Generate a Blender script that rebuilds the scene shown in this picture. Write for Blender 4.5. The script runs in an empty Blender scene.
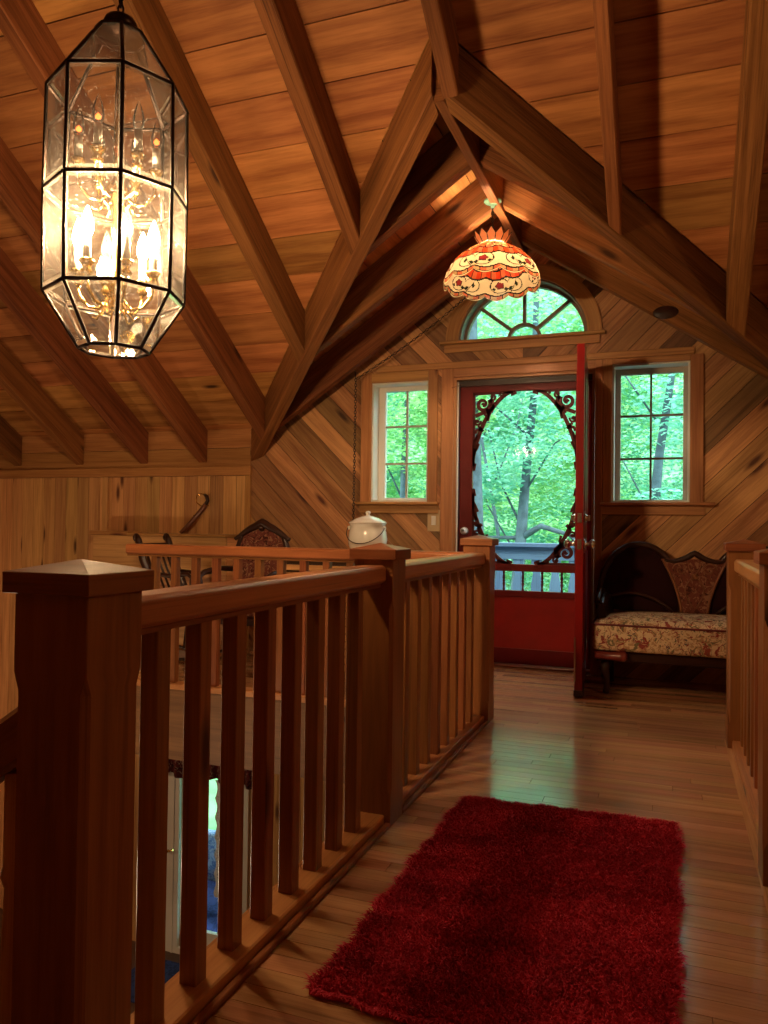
import bpy, bmesh, math, random
from mathutils import Vector, Matrix
random.seed(7)
PI = math.pi
SC = bpy.context.scene
COL = SC.collection
V = Vector

# ------------------------------------------------------------------ materials
MATS = {}
def newmat(name):
    m = bpy.data.materials.new(name); m.use_nodes = True
    nt = m.node_tree; nt.nodes.clear()
    MATS[name] = m
    return m, nt
def N(nt, typ, **kw):
    n = nt.nodes.new(typ)
    for k, v in kw.items():
        if k.startswith('i_'):
            key = k[2:]
            key = int(key) if key.isdigit() else key.replace('_', ' ')
            n.inputs[key].default_value = v
        else:
            setattr(n, k, v)
    return n
def L(nt, a, b): nt.links.new(a, b)
def ramp(nt, fac, stops, interp='LINEAR'):
    r = nt.nodes.new('ShaderNodeValToRGB'); cr = r.color_ramp; cr.interpolation = interp
    while len(cr.elements) < len(stops): cr.elements.new(0.5)
    for e, (p, c) in zip(cr.elements, stops):
        e.position = p; e.color = (c[0], c[1], c[2], 1) if len(c) == 3 else c
    if fac is not None: L(nt, fac, r.inputs[0])
    return r
def math_(nt, op, a, b=None, clamp=False):
    n = nt.nodes.new('ShaderNodeMath'); n.operation = op; n.use_clamp = clamp
    for i, v in enumerate((a, b)):
        if v is None: continue
        if isinstance(v, (int, float)): n.inputs[i].default_value = v
        else: L(nt, v, n.inputs[i])
    return n.outputs[0]
def mixrgb(nt, fac, a, b, typ='MIX'):
    n = nt.nodes.new('ShaderNodeMix'); n.data_type = 'RGBA'; n.blend_type = typ
    for key, v in ((0, fac), (6, a), (7, b)):
        if isinstance(v, (int, float)): n.inputs[key].default_value = v
        elif isinstance(v, (tuple, list)): n.inputs[key].default_value = (v[0], v[1], v[2], 1)
        else: L(nt, v, n.inputs[key])
    return n.outputs[2]
def out(nt, sh):
    o = nt.nodes.new('ShaderNodeOutputMaterial'); L(nt, sh, o.inputs[0]); return o

def wood(name, light, dark, rough=0.45, su=0.9, sv=16.0, knots=0.0, knot_col=(0.05, 0.015, 0.006), bump=0.15, tint=0.35, rings=0.0, coat=0.0, streak=0.5, spec=0.4):
    m, nt = newmat(name)
    uv = N(nt, 'ShaderNodeUVMap', uv_map='UVMap')
    at = N(nt, 'ShaderNodeAttribute', attribute_name='rnd')
    sep = N(nt, 'ShaderNodeSeparateXYZ'); L(nt, uv.outputs[0], sep.inputs[0])
    rz = math_(nt, 'MULTIPLY', at.outputs['Fac'], 57.0)
    def vec(a, b, wz=1.0):
        c = N(nt, 'ShaderNodeCombineXYZ')
        L(nt, math_(nt, 'ADD', math_(nt, 'MULTIPLY', sep.outputs[0], a), rz), c.inputs[0])
        L(nt, math_(nt, 'MULTIPLY', sep.outputs[1], b), c.inputs[1])
        L(nt, rz, c.inputs[2]); return c.outputs[0]
    n1 = N(nt, 'ShaderNodeTexNoise', i_Scale=1.0, i_Detail=4.0, i_Roughness=0.6, i_Distortion=0.6); L(nt, vec(su, sv), n1.inputs['Vector'])
    n2 = N(nt, 'ShaderNodeTexNoise', i_Scale=1.0, i_Detail=3.0, i_Roughness=0.7); L(nt, vec(su * 4, sv * 7), n2.inputs['Vector'])
    f = math_(nt, 'ADD', math_(nt, 'MULTIPLY', n1.outputs[0], 0.62), math_(nt, 'MULTIPLY', n2.outputs[0], 0.38))
    n3 = N(nt, 'ShaderNodeTexNoise', i_Scale=1.0, i_Detail=2.0, i_Roughness=0.5, i_Distortion=0.3); L(nt, vec(su * 1.2, sv * 4.5), n3.inputs['Vector'])
    st = N(nt, 'ShaderNodeMapRange', i_1=0.60, i_2=0.72, i_3=0.0, i_4=streak); L(nt, n3.outputs[0], st.inputs[0])
    if rings:
        w = N(nt, 'ShaderNodeTexWave', wave_type='BANDS', bands_direction='Y', i_Scale=1.0, i_Distortion=7.0, i_Detail=2.5, i_Detail_Scale=1.2)
        L(nt, vec(su * 0.9, sv * 0.32), w.inputs['Vector'])
        f = math_(nt, 'ADD', math_(nt, 'MULTIPLY', f, 1 - rings), math_(nt, 'MULTIPLY', w.outputs['Fac'], rings))
    r = ramp(nt, f, [(0.36, dark), (0.60, light)])
    col = mixrgb(nt, st.outputs[0], r.outputs[0], tuple(c * .45 for c in dark))
    if knots:
        vo = N(nt, 'ShaderNodeTexVoronoi', i_Scale=1.0, voronoi_dimensions='2D'); L(nt, vec(1.6, 6.0), vo.inputs['Vector'])
        cs = N(nt, 'ShaderNodeSeparateColor'); L(nt, vo.outputs['Color'], cs.inputs[0])
        gate = math_(nt, 'LESS_THAN', cs.outputs[0], knots)
        mr = N(nt, 'ShaderNodeMapRange', i_1=0.05, i_2=0.16, i_3=1.0, i_4=0.0); L(nt, vo.outputs['Distance'], mr.inputs[0])
        k = math_(nt, 'MULTIPLY', mr.outputs[0], gate, True)
        col = mixrgb(nt, k, col, knot_col)
    hsv = N(nt, 'ShaderNodeHueSaturation')
    L(nt, col, hsv.inputs['Color'])
    # per-board tint
    wn = N(nt, 'ShaderNodeTexWhiteNoise', noise_dimensions='1D'); L(nt, rz, wn.inputs['W'])
    L(nt, math_(nt, 'ADD', 1 - tint / 2, math_(nt, 'MULTIPLY', at.outputs['Fac'], tint)), hsv.inputs['Value'])
    L(nt, math_(nt, 'ADD', 0.49, math_(nt, 'MULTIPLY', wn.outputs[0], 0.02)), hsv.inputs['Hue'])
    b = N(nt, 'ShaderNodeBsdfPrincipled')
    L(nt, hsv.outputs[0], b.inputs['Base Color'])
    b.inputs['Roughness'].default_value = rough
    b.inputs['Specular IOR Level'].default_value = spec
    if coat: b.inputs['Coat Weight'].default_value = coat; b.inputs['Coat Roughness'].default_value = 0.12
    if bump:
        bp = N(nt, 'ShaderNodeBump', i_Strength=bump, i_Distance=0.01); L(nt, f, bp.inputs['Height'])
        L(nt, bp.outputs[0], b.inputs['Normal'])
    out(nt, b.outputs[0]); return m

def plain(name, col, rough=0.5, metal=0.0, spec=0.5, coat=0.0, noise=0.0, nscale=20.0, col2=None, bump=0.0):
    m, nt = newmat(name)
    b = N(nt, 'ShaderNodeBsdfPrincipled', i_Roughness=rough, i_Metallic=metal)
    b.inputs['Base Color'].default_value = (*col, 1); b.inputs['Specular IOR Level'].default_value = spec
    b.inputs['Coat Weight'].default_value = coat
    if noise or bump:
        tc = N(nt, 'ShaderNodeTexCoord')
        n = N(nt, 'ShaderNodeTexNoise', i_Scale=nscale, i_Detail=4.0); L(nt, tc.outputs['Object'], n.inputs['Vector'])
        if noise:
            c2 = col2 or tuple(c * (1 - noise) for c in col)
            r = ramp(nt, n.outputs[0], [(0.35, c2), (0.65, col)]); L(nt, r.outputs[0], b.inputs['Base Color'])
        if bump:
            bp = N(nt, 'ShaderNodeBump', i_Strength=bump, i_Distance=0.01); L(nt, n.outputs[0], bp.inputs['Height']); L(nt, bp.outputs[0], b.inputs['Normal'])
    out(nt, b.outputs[0]); return m

def emit(name, col, s):
    m, nt = newmat(name)
    e = N(nt, 'ShaderNodeEmission', i_Strength=s); e.inputs[0].default_value = (*col, 1)
    out(nt, e.outputs[0]); return m

def glass(name, tint=(1, 1, 1), rough=0.02, haze=0.0, hazecol=(1, 1, 1), seeds=False, gl=0.9):
    m, nt = newmat(name)
    fr = N(nt, 'ShaderNodeFresnel', i_IOR=1.45)
    t = N(nt, 'ShaderNodeBsdfTransparent'); t.inputs[0].default_value = (*tint, 1)
    g = N(nt, 'ShaderNodeBsdfGlossy', i_Roughness=rough)
    mx = N(nt, 'ShaderNodeMixShader'); L(nt, math_(nt, 'MULTIPLY', fr.outputs[0], gl), mx.inputs[0]); L(nt, t.outputs[0], mx.inputs[1]); L(nt, g.outputs[0], mx.inputs[2])
    sh = mx.outputs[0]
    if haze:
        d = N(nt, 'ShaderNodeBsdfTranslucent'); d.inputs[0].default_value = (*hazecol, 1)
        d2 = N(nt, 'ShaderNodeBsdfDiffuse'); d2.inputs[0].default_value = (*hazecol, 1)
        dm = N(nt, 'ShaderNodeMixShader', i_0=0.4); L(nt, d.outputs[0], dm.inputs[1]); L(nt, d2.outputs[0], dm.inputs[2])
        m2 = N(nt, 'ShaderNodeMixShader', i_0=haze); L(nt, sh, m2.inputs[1]); L(nt, dm.outputs[0], m2.inputs[2])
        if seeds:
            tc = N(nt, 'ShaderNodeTexCoord')
            vo = N(nt, 'ShaderNodeTexVoronoi', i_Scale=95.0); L(nt, tc.outputs['Object'], vo.inputs['Vector'])
            no = N(nt, 'ShaderNodeTexNoise', i_Scale=14.0); L(nt, tc.outputs['Object'], no.inputs['Vector'])
            mr = N(nt, 'ShaderNodeMapRange', i_1=0.10, i_2=0.30, i_3=0.22, i_4=0.0); L(nt, vo.outputs['Distance'], mr.inputs[0])
            s = math_(nt, 'MULTIPLY', mr.outputs[0], no.outputs[0])
            L(nt, math_(nt, 'ADD', s, haze), m2.inputs[0])
        sh = m2.outputs[0]
    out(nt, sh); return m

PINE = wood('honey_pine', (0.64, 0.34, 0.130), (0.40, 0.18, 0.060), 0.5, knots=0.28, knot_col=(0.10, 0.03, 0.01), tint=0.55, sv=14)
PINE_TRIM = wood('pine_trim', (0.47, 0.22, 0.075), (0.29, 0.115, 0.035), 0.42, knots=0.12, knot_col=(0.12, 0.03, 0.01), tint=0.2)
DIAG = wood('cedar_diagonal', (0.44, 0.22, 0.085), (0.20, 0.080, 0.027), 0.5, knots=0.20, knot_col=(0.07, 0.02, 0.008), tint=1.15, sv=12)
BEAM = wood('rough_beam', (0.28, 0.100, 0.031), (0.12, 0.036, 0.011), 0.7, knots=0.16, tint=0.35, bump=0.5, sv=20, spec=0.2)
DECK = wood('roof_boards', (0.50, 0.205, 0.062), (0.27, 0.092, 0.025), 0.62, knots=0.04, tint=0.4, su=0.9, sv=9, rings=0.10, bump=0.2, spec=0.25, streak=0.18)
HANDR = wood('handrail_wood', (0.52, 0.235, 0.085), (0.36, 0.140, 0.045), 0.36, knots=0.10, knot_col=(0.06, 0.014, 0.006), tint=0.2, bump=0.06)
FASC = wood('fascia_wood', (0.27, 0.125, 0.045), (0.17, 0.072, 0.025), 0.5, knots=0.15, tint=0.3)
RAILX = wood('red_cedar_handrail', (0.42, 0.145, 0.048), (0.27, 0.085, 0.027), 0.36, tint=0.2, bump=0.06)
RAIL = wood('cedar_rail', (0.30, 0.105, 0.034), (0.18, 0.057, 0.018), 0.36, knots=0.12, knot_col=(0.05, 0.012, 0.005), tint=0.3, bump=0.08)
FLOORW = wood('oak_floor', (0.52, 0.26, 0.125), (0.36, 0.165, 0.075), 0.17, knots=0.0, coat=0.35, tint=0.4, su=1.0, sv=22, bump=0.05, spec=0.5)
OLDWOOD = wood('dark_mahogany', (0.045, 0.013, 0.007), (0.016, 0.005, 0.003), 0.35, tint=0.2, bump=0.06)
GREYWOOD = wood('weathered_deck', (0.13, 0.20, 0.29), (0.085, 0.14, 0.21), 0.7, tint=0.3)
REDPAINT = plain('red_paint', (0.27, 0.007, 0.006), 0.28, noise=0.2, nscale=6)
SCRRED = plain('screen_door_paint', (0.13, 0.004, 0.004), 0.4, spec=0.2, noise=0.2, nscale=6)
DKRED = plain('dark_red_paint', (0.075, 0.006, 0.006), 0.5, spec=0.2, noise=0.15, nscale=8)
WHITEP = plain('white_window_paint', (0.72, 0.68, 0.60), 0.45, noise=0.08, nscale=5)
SASHP = plain('taupe_sash_paint', (0.42, 0.34, 0.26), 0.45, noise=0.1, nscale=5)
MUNT = plain('muntin_brown', (0.17, 0.11, 0.075), 0.45, noise=0.1)
BACK = plain('dark_gap_backing', (0.05, 0.02, 0.008), 0.9, noise=0.2)
BRASS = plain('brass', (0.85, 0.58, 0.20), 0.2, 1.0, noise=0.2, nscale=40)
STEEL = plain('satin_nickel', (0.62, 0.58, 0.54), 0.22, 1.0, noise=0.1)
BRONZE = plain('dark_bronze', (0.055, 0.030, 0.020), 0.3, 0.85, noise=0.3, nscale=30)
LEAD = plain('dark_came', (0.040, 0.022, 0.016), 0.45, 0.5, noise=0.2)
CANDLE = plain('ivory_candle_sleeve', (0.93, 0.90, 0.82), 0.5, noise=0.05)
PORC = plain('white_porcelain', (0.82, 0.80, 0.74), 0.12, coat=0.5, noise=0.05, nscale=4)
ALMOND = plain('almond_plastic', (0.55, 0.38, 0.20), 0.4, noise=0.05)
BLACKM = plain('black_leather', (0.030, 0.014, 0.010), 0.3, noise=0.3, nscale=12, bump=0.2)
CELADON = plain('green_glazed_canopy', (0.22, 0.42, 0.28), 0.25, coat=0.4, noise=0.2, nscale=30)
GLASS = glass('window_glass', (0.88, 0.99, 0.98), 0.01, gl=0.3)
SCREEN = glass('screen_door_glass', (0.90, 0.99, 0.98), 0.03, gl=0.06)
LGLASS = glass('seeded_lantern_glass', (0.93, 0.93, 0.88), 0.04, haze=0.007, hazecol=(1, 0.95, 0.85), seeds=True, gl=0.8)
BEVEL = glass('bevelled_glass_edge', (0.9, 0.9, 0.85), 0.1, haze=0.05, hazecol=(1, 0.95, 0.85), gl=1.0)
BULBOFF = glass('clear_bulb_glass', (0.98, 0.97, 0.95), 0.02, haze=0.03, gl=1.0)
BULBON = emit('lit_bulb', (1.0, 0.66, 0.36), 1900.0)
FLICK = emit('orange_filament_glow', (1.0, 0.16, 0.03), 5.0)
TBULB = emit('warm_bulb', (1.0, 0.72, 0.44), 900.0)

# fabrics
def floral(name, base, cols, scale):
    m, nt = newmat(name)
    tc = N(nt, 'ShaderNodeTexCoord')
    nz = N(nt, 'ShaderNodeTexNoise', i_Scale=scale * 0.8, i_Detail=3.0); L(nt, tc.outputs['Object'], nz.inputs['Vector'])
    vadd = N(nt, 'ShaderNodeVectorMath', operation='SCALE'); L(nt, nz.outputs['Color'], vadd.inputs[0]); vadd.inputs['Scale'].default_value = 0.12
    va = N(nt, 'ShaderNodeVectorMath', operation='ADD'); L(nt, tc.outputs['Object'], va.inputs[0]); L(nt, vadd.outputs[0], va.inputs[1])
    col = base
    for i, (c, s, th) in enumerate(cols):
        n = N(nt, 'ShaderNodeTexNoise', i_Scale=scale * s, i_Detail=5.0, i_Roughness=0.6, i_Distortion=1.5)
        mp = N(nt, 'ShaderNodeMapping'); mp.inputs['Location'].default_value = (i * 3.7, i * 1.3, i * 5.1)
        L(nt, va.outputs[0], mp.inputs[0]); L(nt, mp.outputs[0], n.inputs['Vector'])
        r = ramp(nt, n.outputs[0], [(th, (0, 0, 0)), (th + 0.035, (1, 1, 1))])
        col = mixrgb(nt, r.outputs[0], col, c)
    b = N(nt, 'ShaderNodeBsdfPrincipled', i_Roughness=0.9); b.inputs['Specular IOR Level'].default_value = 0.15
    if isinstance(col, tuple): b.inputs['Base Color'].default_value = (*col, 1)
    else: L(nt, col, b.inputs['Base Color'])
    w = N(nt, 'ShaderNodeTexNoise', i_Scale=400.0); L(nt, tc.outputs['Object'], w.inputs['Vector'])
    bp = N(nt, 'ShaderNodeBump', i_Strength=0.3, i_Distance=0.003); L(nt, w.outputs[0], bp.inputs['Height']); L(nt, bp.outputs[0], b.inputs['Normal'])
    out(nt, b.outputs[0]); return m
FLORAL = floral('floral_tapestry', (0.70, 0.53, 0.33), [((0.48, 0.28, 0.15), 1.9, 0.53), ((0.30, 0.060, 0.050), 1.5, 0.55), ((0.19, 0.16, 0.08), 1.9, 0.56), ((0.13, 0.10, 0.10), 1.6, 0.60)], 12.0)
DAMASK = floral('dark_red_damask', (0.16, 0.045, 0.030), [((0.30, 0.15, 0.085), 2.0, 0.54), ((0.06, 0.014, 0.012), 2.6, 0.56)], 12.0)
MAROON = floral('maroon_velvet', (0.022, 0.004, 0.004), [((0.014, 0.003, 0.003), 1.0, 0.5)], 5.0)
BLUEPRINT = floral('blue_fern_fabric', (0.55, 0.66, 0.85), [((0.16, 0.28, 0.62), 1.6, 0.5), ((0.30, 0.42, 0.75), 2.2, 0.55)], 9.0)
NAVY = floral('navy_cloth', (0.035, 0.05, 0.16), [((0.02, 0.03, 0.09), 2, 0.5)], 8)
VALANCE = floral('red_print_valance', (0.12, 0.02, 0.02), [((0.35, 0.25, 0.18), 2.4, 0.56), ((0.03, 0.01, 0.015), 2.0, 0.56)], 14.0)
LACE = floral('white_lace', (0.75, 0.80, 0.82), [((0.45, 0.5, 0.5), 3, 0.55)], 14.0)

def rugmat():
    m, nt = newmat('red_shag_pile')
    tc = N(nt, 'ShaderNodeTexCoord')
    n = N(nt, 'ShaderNodeTexNoise', i_Scale=5.0, i_Detail=5.0, i_Roughness=0.65); L(nt, tc.outputs['Object'], n.inputs['Vector'])
    n2 = N(nt, 'ShaderNodeTexNoise', i_Scale=90.0, i_Detail=2.0); L(nt, tc.outputs['Object'], n2.inputs['Vector'])
    f = math_(nt, 'ADD', math_(nt, 'MULTIPLY', n.outputs[0], 0.65), math_(nt, 'MULTIPLY', n2.outputs[0], 0.35))
    r = ramp(nt, f, [(0.33, (0.24, 0.008, 0.020)), (0.5, (0.46, 0.014, 0.034)), (0.68, (0.66, 0.035, 0.065))])
    b = N(nt, 'ShaderNodeBsdfPrincipled', i_Roughness=0.75); b.inputs['Specular IOR Level'].default_value = 0.15
    L(nt, r.outputs[0], b.inputs['Base Color']); b.inputs['Sheen Weight'].default_value = 0.3
    b.inputs['Sheen Tint'].default_value = (0.8, 0.1, 0.12, 1)
    out(nt, b.outputs[0]); return m
RUGM = rugmat()

def leafmat(name, c1, c2):
    m, nt = newmat(name)
    at = N(nt, 'ShaderNodeAttribute', attribute_name='rnd')
    r = ramp(nt, at.outputs['Fac'], [(0.0, c1), (1.0, c2)])
    d = N(nt, 'ShaderNodeBsdfDiffuse'); t = N(nt, 'ShaderNodeBsdfTranslucent')
    L(nt, r.outputs[0], d.inputs[0]); L(nt, r.outputs[0], t.inputs[0])
    mx = N(nt, 'ShaderNodeMixShader', i_0=0.5); L(nt, d.outputs[0], mx.inputs[1]); L(nt, t.outputs[0], mx.inputs[2])
    out(nt, mx.outputs[0]); return m
LEAF_A = leafmat('spring_leaves', (0.20, 0.50, 0.20), (0.62, 0.86, 0.42))
LEAF_B = leafmat('cool_green_leaves', (0.18, 0.50, 0.38), (0.50, 0.82, 0.66))
BARK = plain('grey_bark', (0.085, 0.125, 0.145), 0.9, noise=0.45, nscale=9, bump=0.5)
GROUND = plain('forest_ground', (0.22, 0.48, 0.20), 0.95, noise=0.6, nscale=1.2)
LOWFLOOR = plain('dark_plank_floor', (0.12, 0.055, 0.03), 0.5, noise=0.4, nscale=4)

# ------------------------------------------------------------------ mesh builder
class MB:
    def __init__(s):
        s.bm = bmesh.new(); s.uv = s.bm.loops.layers.uv.new('UVMap'); s.rl = s.bm.faces.layers.float.new('rnd')
    def face(s, vs, uvs=None, rnd=None, smooth=False):
        try: f = s.bm.faces.new(vs)
        except ValueError: return None
        f[s.rl] = random.random() if rnd is None else rnd
        f.smooth = smooth
        if uvs:
            for lp, u in zip(f.loops, uvs): lp[s.uv].uv = u
        return f
    def v(s, p): return s.bm.verts.new(p)
    def beam(s, p0, p1, w, h, up=(0, 0, 1), rnd=None, chamfer=0.0, w1=None, h1=None, anchor=(0, 0), ends=None):
        """box from p0 to p1; w across, h along up; anchor shifts section centre (in w,h units of half)"""
        p0 = V(p0); p1 = V(p1); d = (p1 - p0); ln = d.length; d.normalize()
        side = d.cross(V(up)); side.normalize(); u = side.cross(d); u.normalize()
        rnd = random.random() if rnd is None else rnd
        w1 = w if w1 is None else w1; h1 = h if h1 is None else h1
        def ring(p, w, h, off):
            a, b = w / 2, h / 2; c = min(chamfer, a * .9, b * .9)
            if c > 0: pts = [(-a + c, -b), (a - c, -b), (a, -b + c), (a, b - c), (a - c, b), (-a + c, b), (-a, b - c), (-a, -b + c)]
            else: pts = [(-a, -b), (a, -b), (a, b), (-a, b)]
            return [s.v(p + side * (x + anchor[0] * a) + u * (y + anchor[1] * b)) for x, y in pts], pts
        r0, q = ring(p0, w, h, 0); r1, _ = ring(p1, w1, h1, 1)
        if ends:   # cut the end rings along planes: ends=(plane0, plane1) each (co,no)
            for r, e in zip((r0, r1), ends):
                if e is None: continue
                co, no = V(e[0]), V(e[1])
                for vv in r:
                    t = (co - vv.co).dot(no) / d.dot(no); vv.co += d * t
        n = len(q); per = 0.0; o = random.random() * 5
        for i in range(n):
            j = (i + 1) % n
            e = math.hypot(q[j][0] - q[i][0], q[j][1] - q[i][1])
            s.face([r0[i], r0[j], r1[j], r1[i]], [(o, per), (o, per + e), (o + ln, per + e), (o + ln, per)], rnd)
            per += e
        s.face(list(reversed(r0)), [(o + .01 * x[0], x[1]) for x in reversed(q)], rnd)
        s.face(r1, [(o + ln + .01 * x[0], x[1]) for x in q], rnd)
        return s
    def box(s, a, b, axis=0, rnd=None, chamfer=0.0):
        a = V(a); b = V(b); c = (a + b) / 2; e = b - a
        p0 = c.copy(); p1 = c.copy(); p0[axis] = a[axis]; p1[axis] = b[axis]
        if axis == 2: return s.beam(p0, p1, e.x, e.y, (0, 1, 0), rnd, chamfer)
        if axis == 0: return s.beam(p0, p1, e.y, e.z, (0, 0, 1), rnd, chamfer)
        return s.beam(p0, p1, e.x, e.z, (0, 0, 1), rnd, chamfer)
    def prism(s, poly, mp, t, ang=0.0, rnd=None, off=(0, 0), back=False):
        """2D poly -> mp(u,v,w) with w from 0 to t (t side is the seen one)"""
        rnd = random.random() if rnd is None else rnd
        ca, sa = math.cos(ang), math.sin(ang)
        uvs = [((p[0] * ca + p[1] * sa) + off[0], (-p[0] * sa + p[1] * ca) + off[1]) for p in poly]
        A = [s.v(mp(p[0], p[1], 0)) for p in poly]; B = [s.v(mp(p[0], p[1], t)) for p in poly]
        n = len(poly)
        s.face(B, uvs, rnd)
        for i in range(n):
            j = (i + 1) % n
            s.face([A[i], A[j], B[j], B[i]], [uvs[i], uvs[j], uvs[j], uvs[i]], rnd)
        if back: s.face(list(reversed(A)), list(reversed(uvs)), rnd)
        return s
    def lathe(s, prof, c=(0, 0, 0), seg=32, smooth=True, axis=2, scale=(1, 1), a0=0.0, rnd=0.5, close=True):
        c = V(c); rings = []
        for r, z in prof:
            ring = []
            for i in range(seg):
                a = a0 + 2 * PI * i / seg
                x, y = r * math.cos(a) * scale[0], r * math.sin(a) * scale[1]
                p = V((x, y, z)) if axis == 2 else (V((x, z, y)) if axis == 1 else V((z, x, y)))
                ring.append(s.v(c + p))
            rings.append(ring)
        ln = 0
        for k in range(len(rings) - 1):
            d = math.hypot(prof[k + 1][0] - prof[k][0], prof[k + 1][1] - prof[k][1])
            for i in range(seg):
                j = (i + 1) % seg
                u0, u1 = i / seg * .3, (i + 1) / seg * .3
                s.face([rings[k][i], rings[k][j], rings[k + 1][j], rings[k + 1][i]], [(ln, u0), (ln, u1), (ln + d, u1), (ln + d, u0)], rnd, smooth)
            ln += d
        if close:
            if prof[0][0] > 1e-4: s.face(list(reversed(rings[0])), None, rnd)
            if prof[-1][0] > 1e-4: s.face(rings[-1], None, rnd)
        return s
    def tube(s, pts, r, seg=8, rnd=0.5, flat=None):
        pts = [V(p) for p in pts]; n = len(pts)
        rr = r if isinstance(r, (list, tuple)) else [r] * n
        prev = None; rings = []; ln = 0; lens = []
        for i, p in enumerate(pts):
            d = (pts[min(i + 1, n - 1)] - pts[max(i - 1, 0)])
            if d.length < 1e-9: d = V((0, 0, 1))
            d.normalize()
            if prev is None:
                a = V((0, 0, 1)) if abs(d.z) < .9 else V((1, 0, 0))
                x = d.cross(a); x.normalize()
            else:
                x = prev - d * prev.dot(d)
                if x.length < 1e-6: x = d.cross(V((0, 1, 0)))
                x.normalize()
            y = d.cross(x); prev = x
            rings.append([s.v(p + (x * math.cos(2 * PI * k / seg) + y * math.sin(2 * PI * k / seg)) * rr[i]) for k in range(seg)])
            if i: ln += (p - pts[i - 1]).length
            lens.append(ln)
        for i in range(n - 1):
            for k in range(seg):
                j = (k + 1) % seg
                s.face([rings[i][k], rings[i][j], rings[i + 1][j], rings[i + 1][k]], [(lens[i], k / seg * .2), (lens[i], (k + 1) / seg * .2), (lens[i + 1], (k + 1) / seg * .2), (lens[i + 1], k / seg * .2)], rnd, True)
        s.face(list(reversed(rings[0])), None, rnd); s.face(rings[-1], None, rnd)
        return s
    def ribbon(s, pts, w, y0, y1, rnd=0.5):
        """flat sawn ribbon in XZ following pts (x,z), thickness from y0 to y1; w number or list"""
        n = len(pts); ww = w if isinstance(w, (list, tuple)) else [w] * n
        A = []
        for i, (x, z) in enumerate(pts):
            x0, z0 = pts[max(i - 1, 0)]; x1, z1 = pts[min(i + 1, n - 1)]
            dx, dz = x1 - x0, z1 - z0; l = math.hypot(dx, dz) or 1; nx, nz = -dz / l, dx / l; h = ww[i] / 2
            A.append([s.v((x + nx * h, y0, z + nz * h)), s.v((x - nx * h, y0, z - nz * h)), s.v((x - nx * h, y1, z - nz * h)), s.v((x + nx * h, y1, z + nz * h))])
        for i in range(n - 1):
            for k in range(4):
                j = (k + 1) % 4
                s.face([A[i][k], A[i][j], A[i + 1][j], A[i + 1][k]], None, rnd)
        s.face(A[0][::-1], None, rnd); s.face(A[-1], None, rnd)
        return s
    def build(s, name, mat, parent=None, bevel=0.0, smooth=False, solid=None, segs=2, origin=None):
        bm = s.bm
        bmesh.ops.recalc_face_normals(bm, faces=bm.faces)
        xs = [v.co for v in bm.verts]
        lo = V((min(p.x for p in xs), min(p.y for p in xs), min(p.z for p in xs))); hi = V((max(p.x for p in xs), max(p.y for p in xs), max(p.z for p in xs)))
        o = V(origin) if origin is not None else V(((lo.x + hi.x) / 2, (lo.y + hi.y) / 2, lo.z))
        for v in bm.verts: v.co -= o
        me = bpy.data.meshes.new(name); bm.to_mesh(me); bm.free()
        ob = bpy.data.objects.new(name, me); COL.objects.link(ob)
        me.materials.append(mat)
        if smooth:
            for p in me.polygons: p.use_smooth = True
        if parent is not None:
            ob.parent = parent; ob.location = o - world_loc(parent)
        else: ob.location = o
        if bevel:
            m = ob.modifiers.new('bevel', 'BEVEL'); m.width = bevel; m.segments = segs; m.limit_method = 'ANGLE'; m.angle_limit = math.radians(40)
        return ob
def world_loc(o):
    p = o.location.copy()
    while o.parent is not None: o = o.parent; p = p + o.location
    return p
def tag(o, label=None, cat=None, group=None, kind=None):
    if label: o['label'] = label
    if cat: o['category'] = cat
    if group: o['group'] = group
    if kind: o['kind'] = kind
    return o
def thing(name, label, cat, loc=(0, 0, 0), group=None, kind=None):
    o = bpy.data.objects.new(name, None); COL.objects.link(o); o.location = loc; o.empty_display_size = .1
    return tag(o, label, cat, group, kind)
def under(o, new):
    o.parent = new; o.location = o.location - new.location; return o
def copy_tree(src, loc=None, parent=None):
    c = src.copy(); COL.objects.link(c)
    if parent is not None: c.parent = parent
    if loc is not None: c.location = loc
    for ch in list(src.children): copy_tree(ch, None, c)
    return c

def clip(poly, conv):
    """clip 2D polygon by convex CCW polygon"""
    res = poly
    n = len(conv)
    for i in range(n):
        ax, ay = conv[i]; bx, by = conv[(i + 1) % n]
        def side(p): return (bx - ax) * (p[1] - ay) - (by - ay) * (p[0] - ax)
        new = []
        for k in range(len(res)):
            p, q = res[k], res[(k + 1) % len(res)]
            sp, sq = side(p), side(q)
            if sp >= -1e-9: new.append(p)
            if (sp > 1e-9 and sq < -1e-9) or (sp < -1e-9 and sq > 1e-9):
                t = sp / (sp - sq); new.append((p[0] + (q[0] - p[0]) * t, p[1] + (q[1] - p[1]) * t))
        res = new
        if len(res) < 3: return []
    cl = []
    for p in res:
        if not cl or math.hypot(p[0] - cl[-1][0], p[1] - cl[-1][1]) > 1e-5: cl.append(p)
    if len(cl) > 2 and math.hypot(cl[0][0] - cl[-1][0], cl[0][1] - cl[-1][1]) < 1e-5: cl.pop()
    if len(cl) < 3: return []
    ar = sum(cl[i][0] * cl[(i + 1) % len(cl)][1] - cl[(i + 1) % len(cl)][0] * cl[i][1] for i in range(len(cl))) / 2
    return cl if ar > 2e-6 else []
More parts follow.
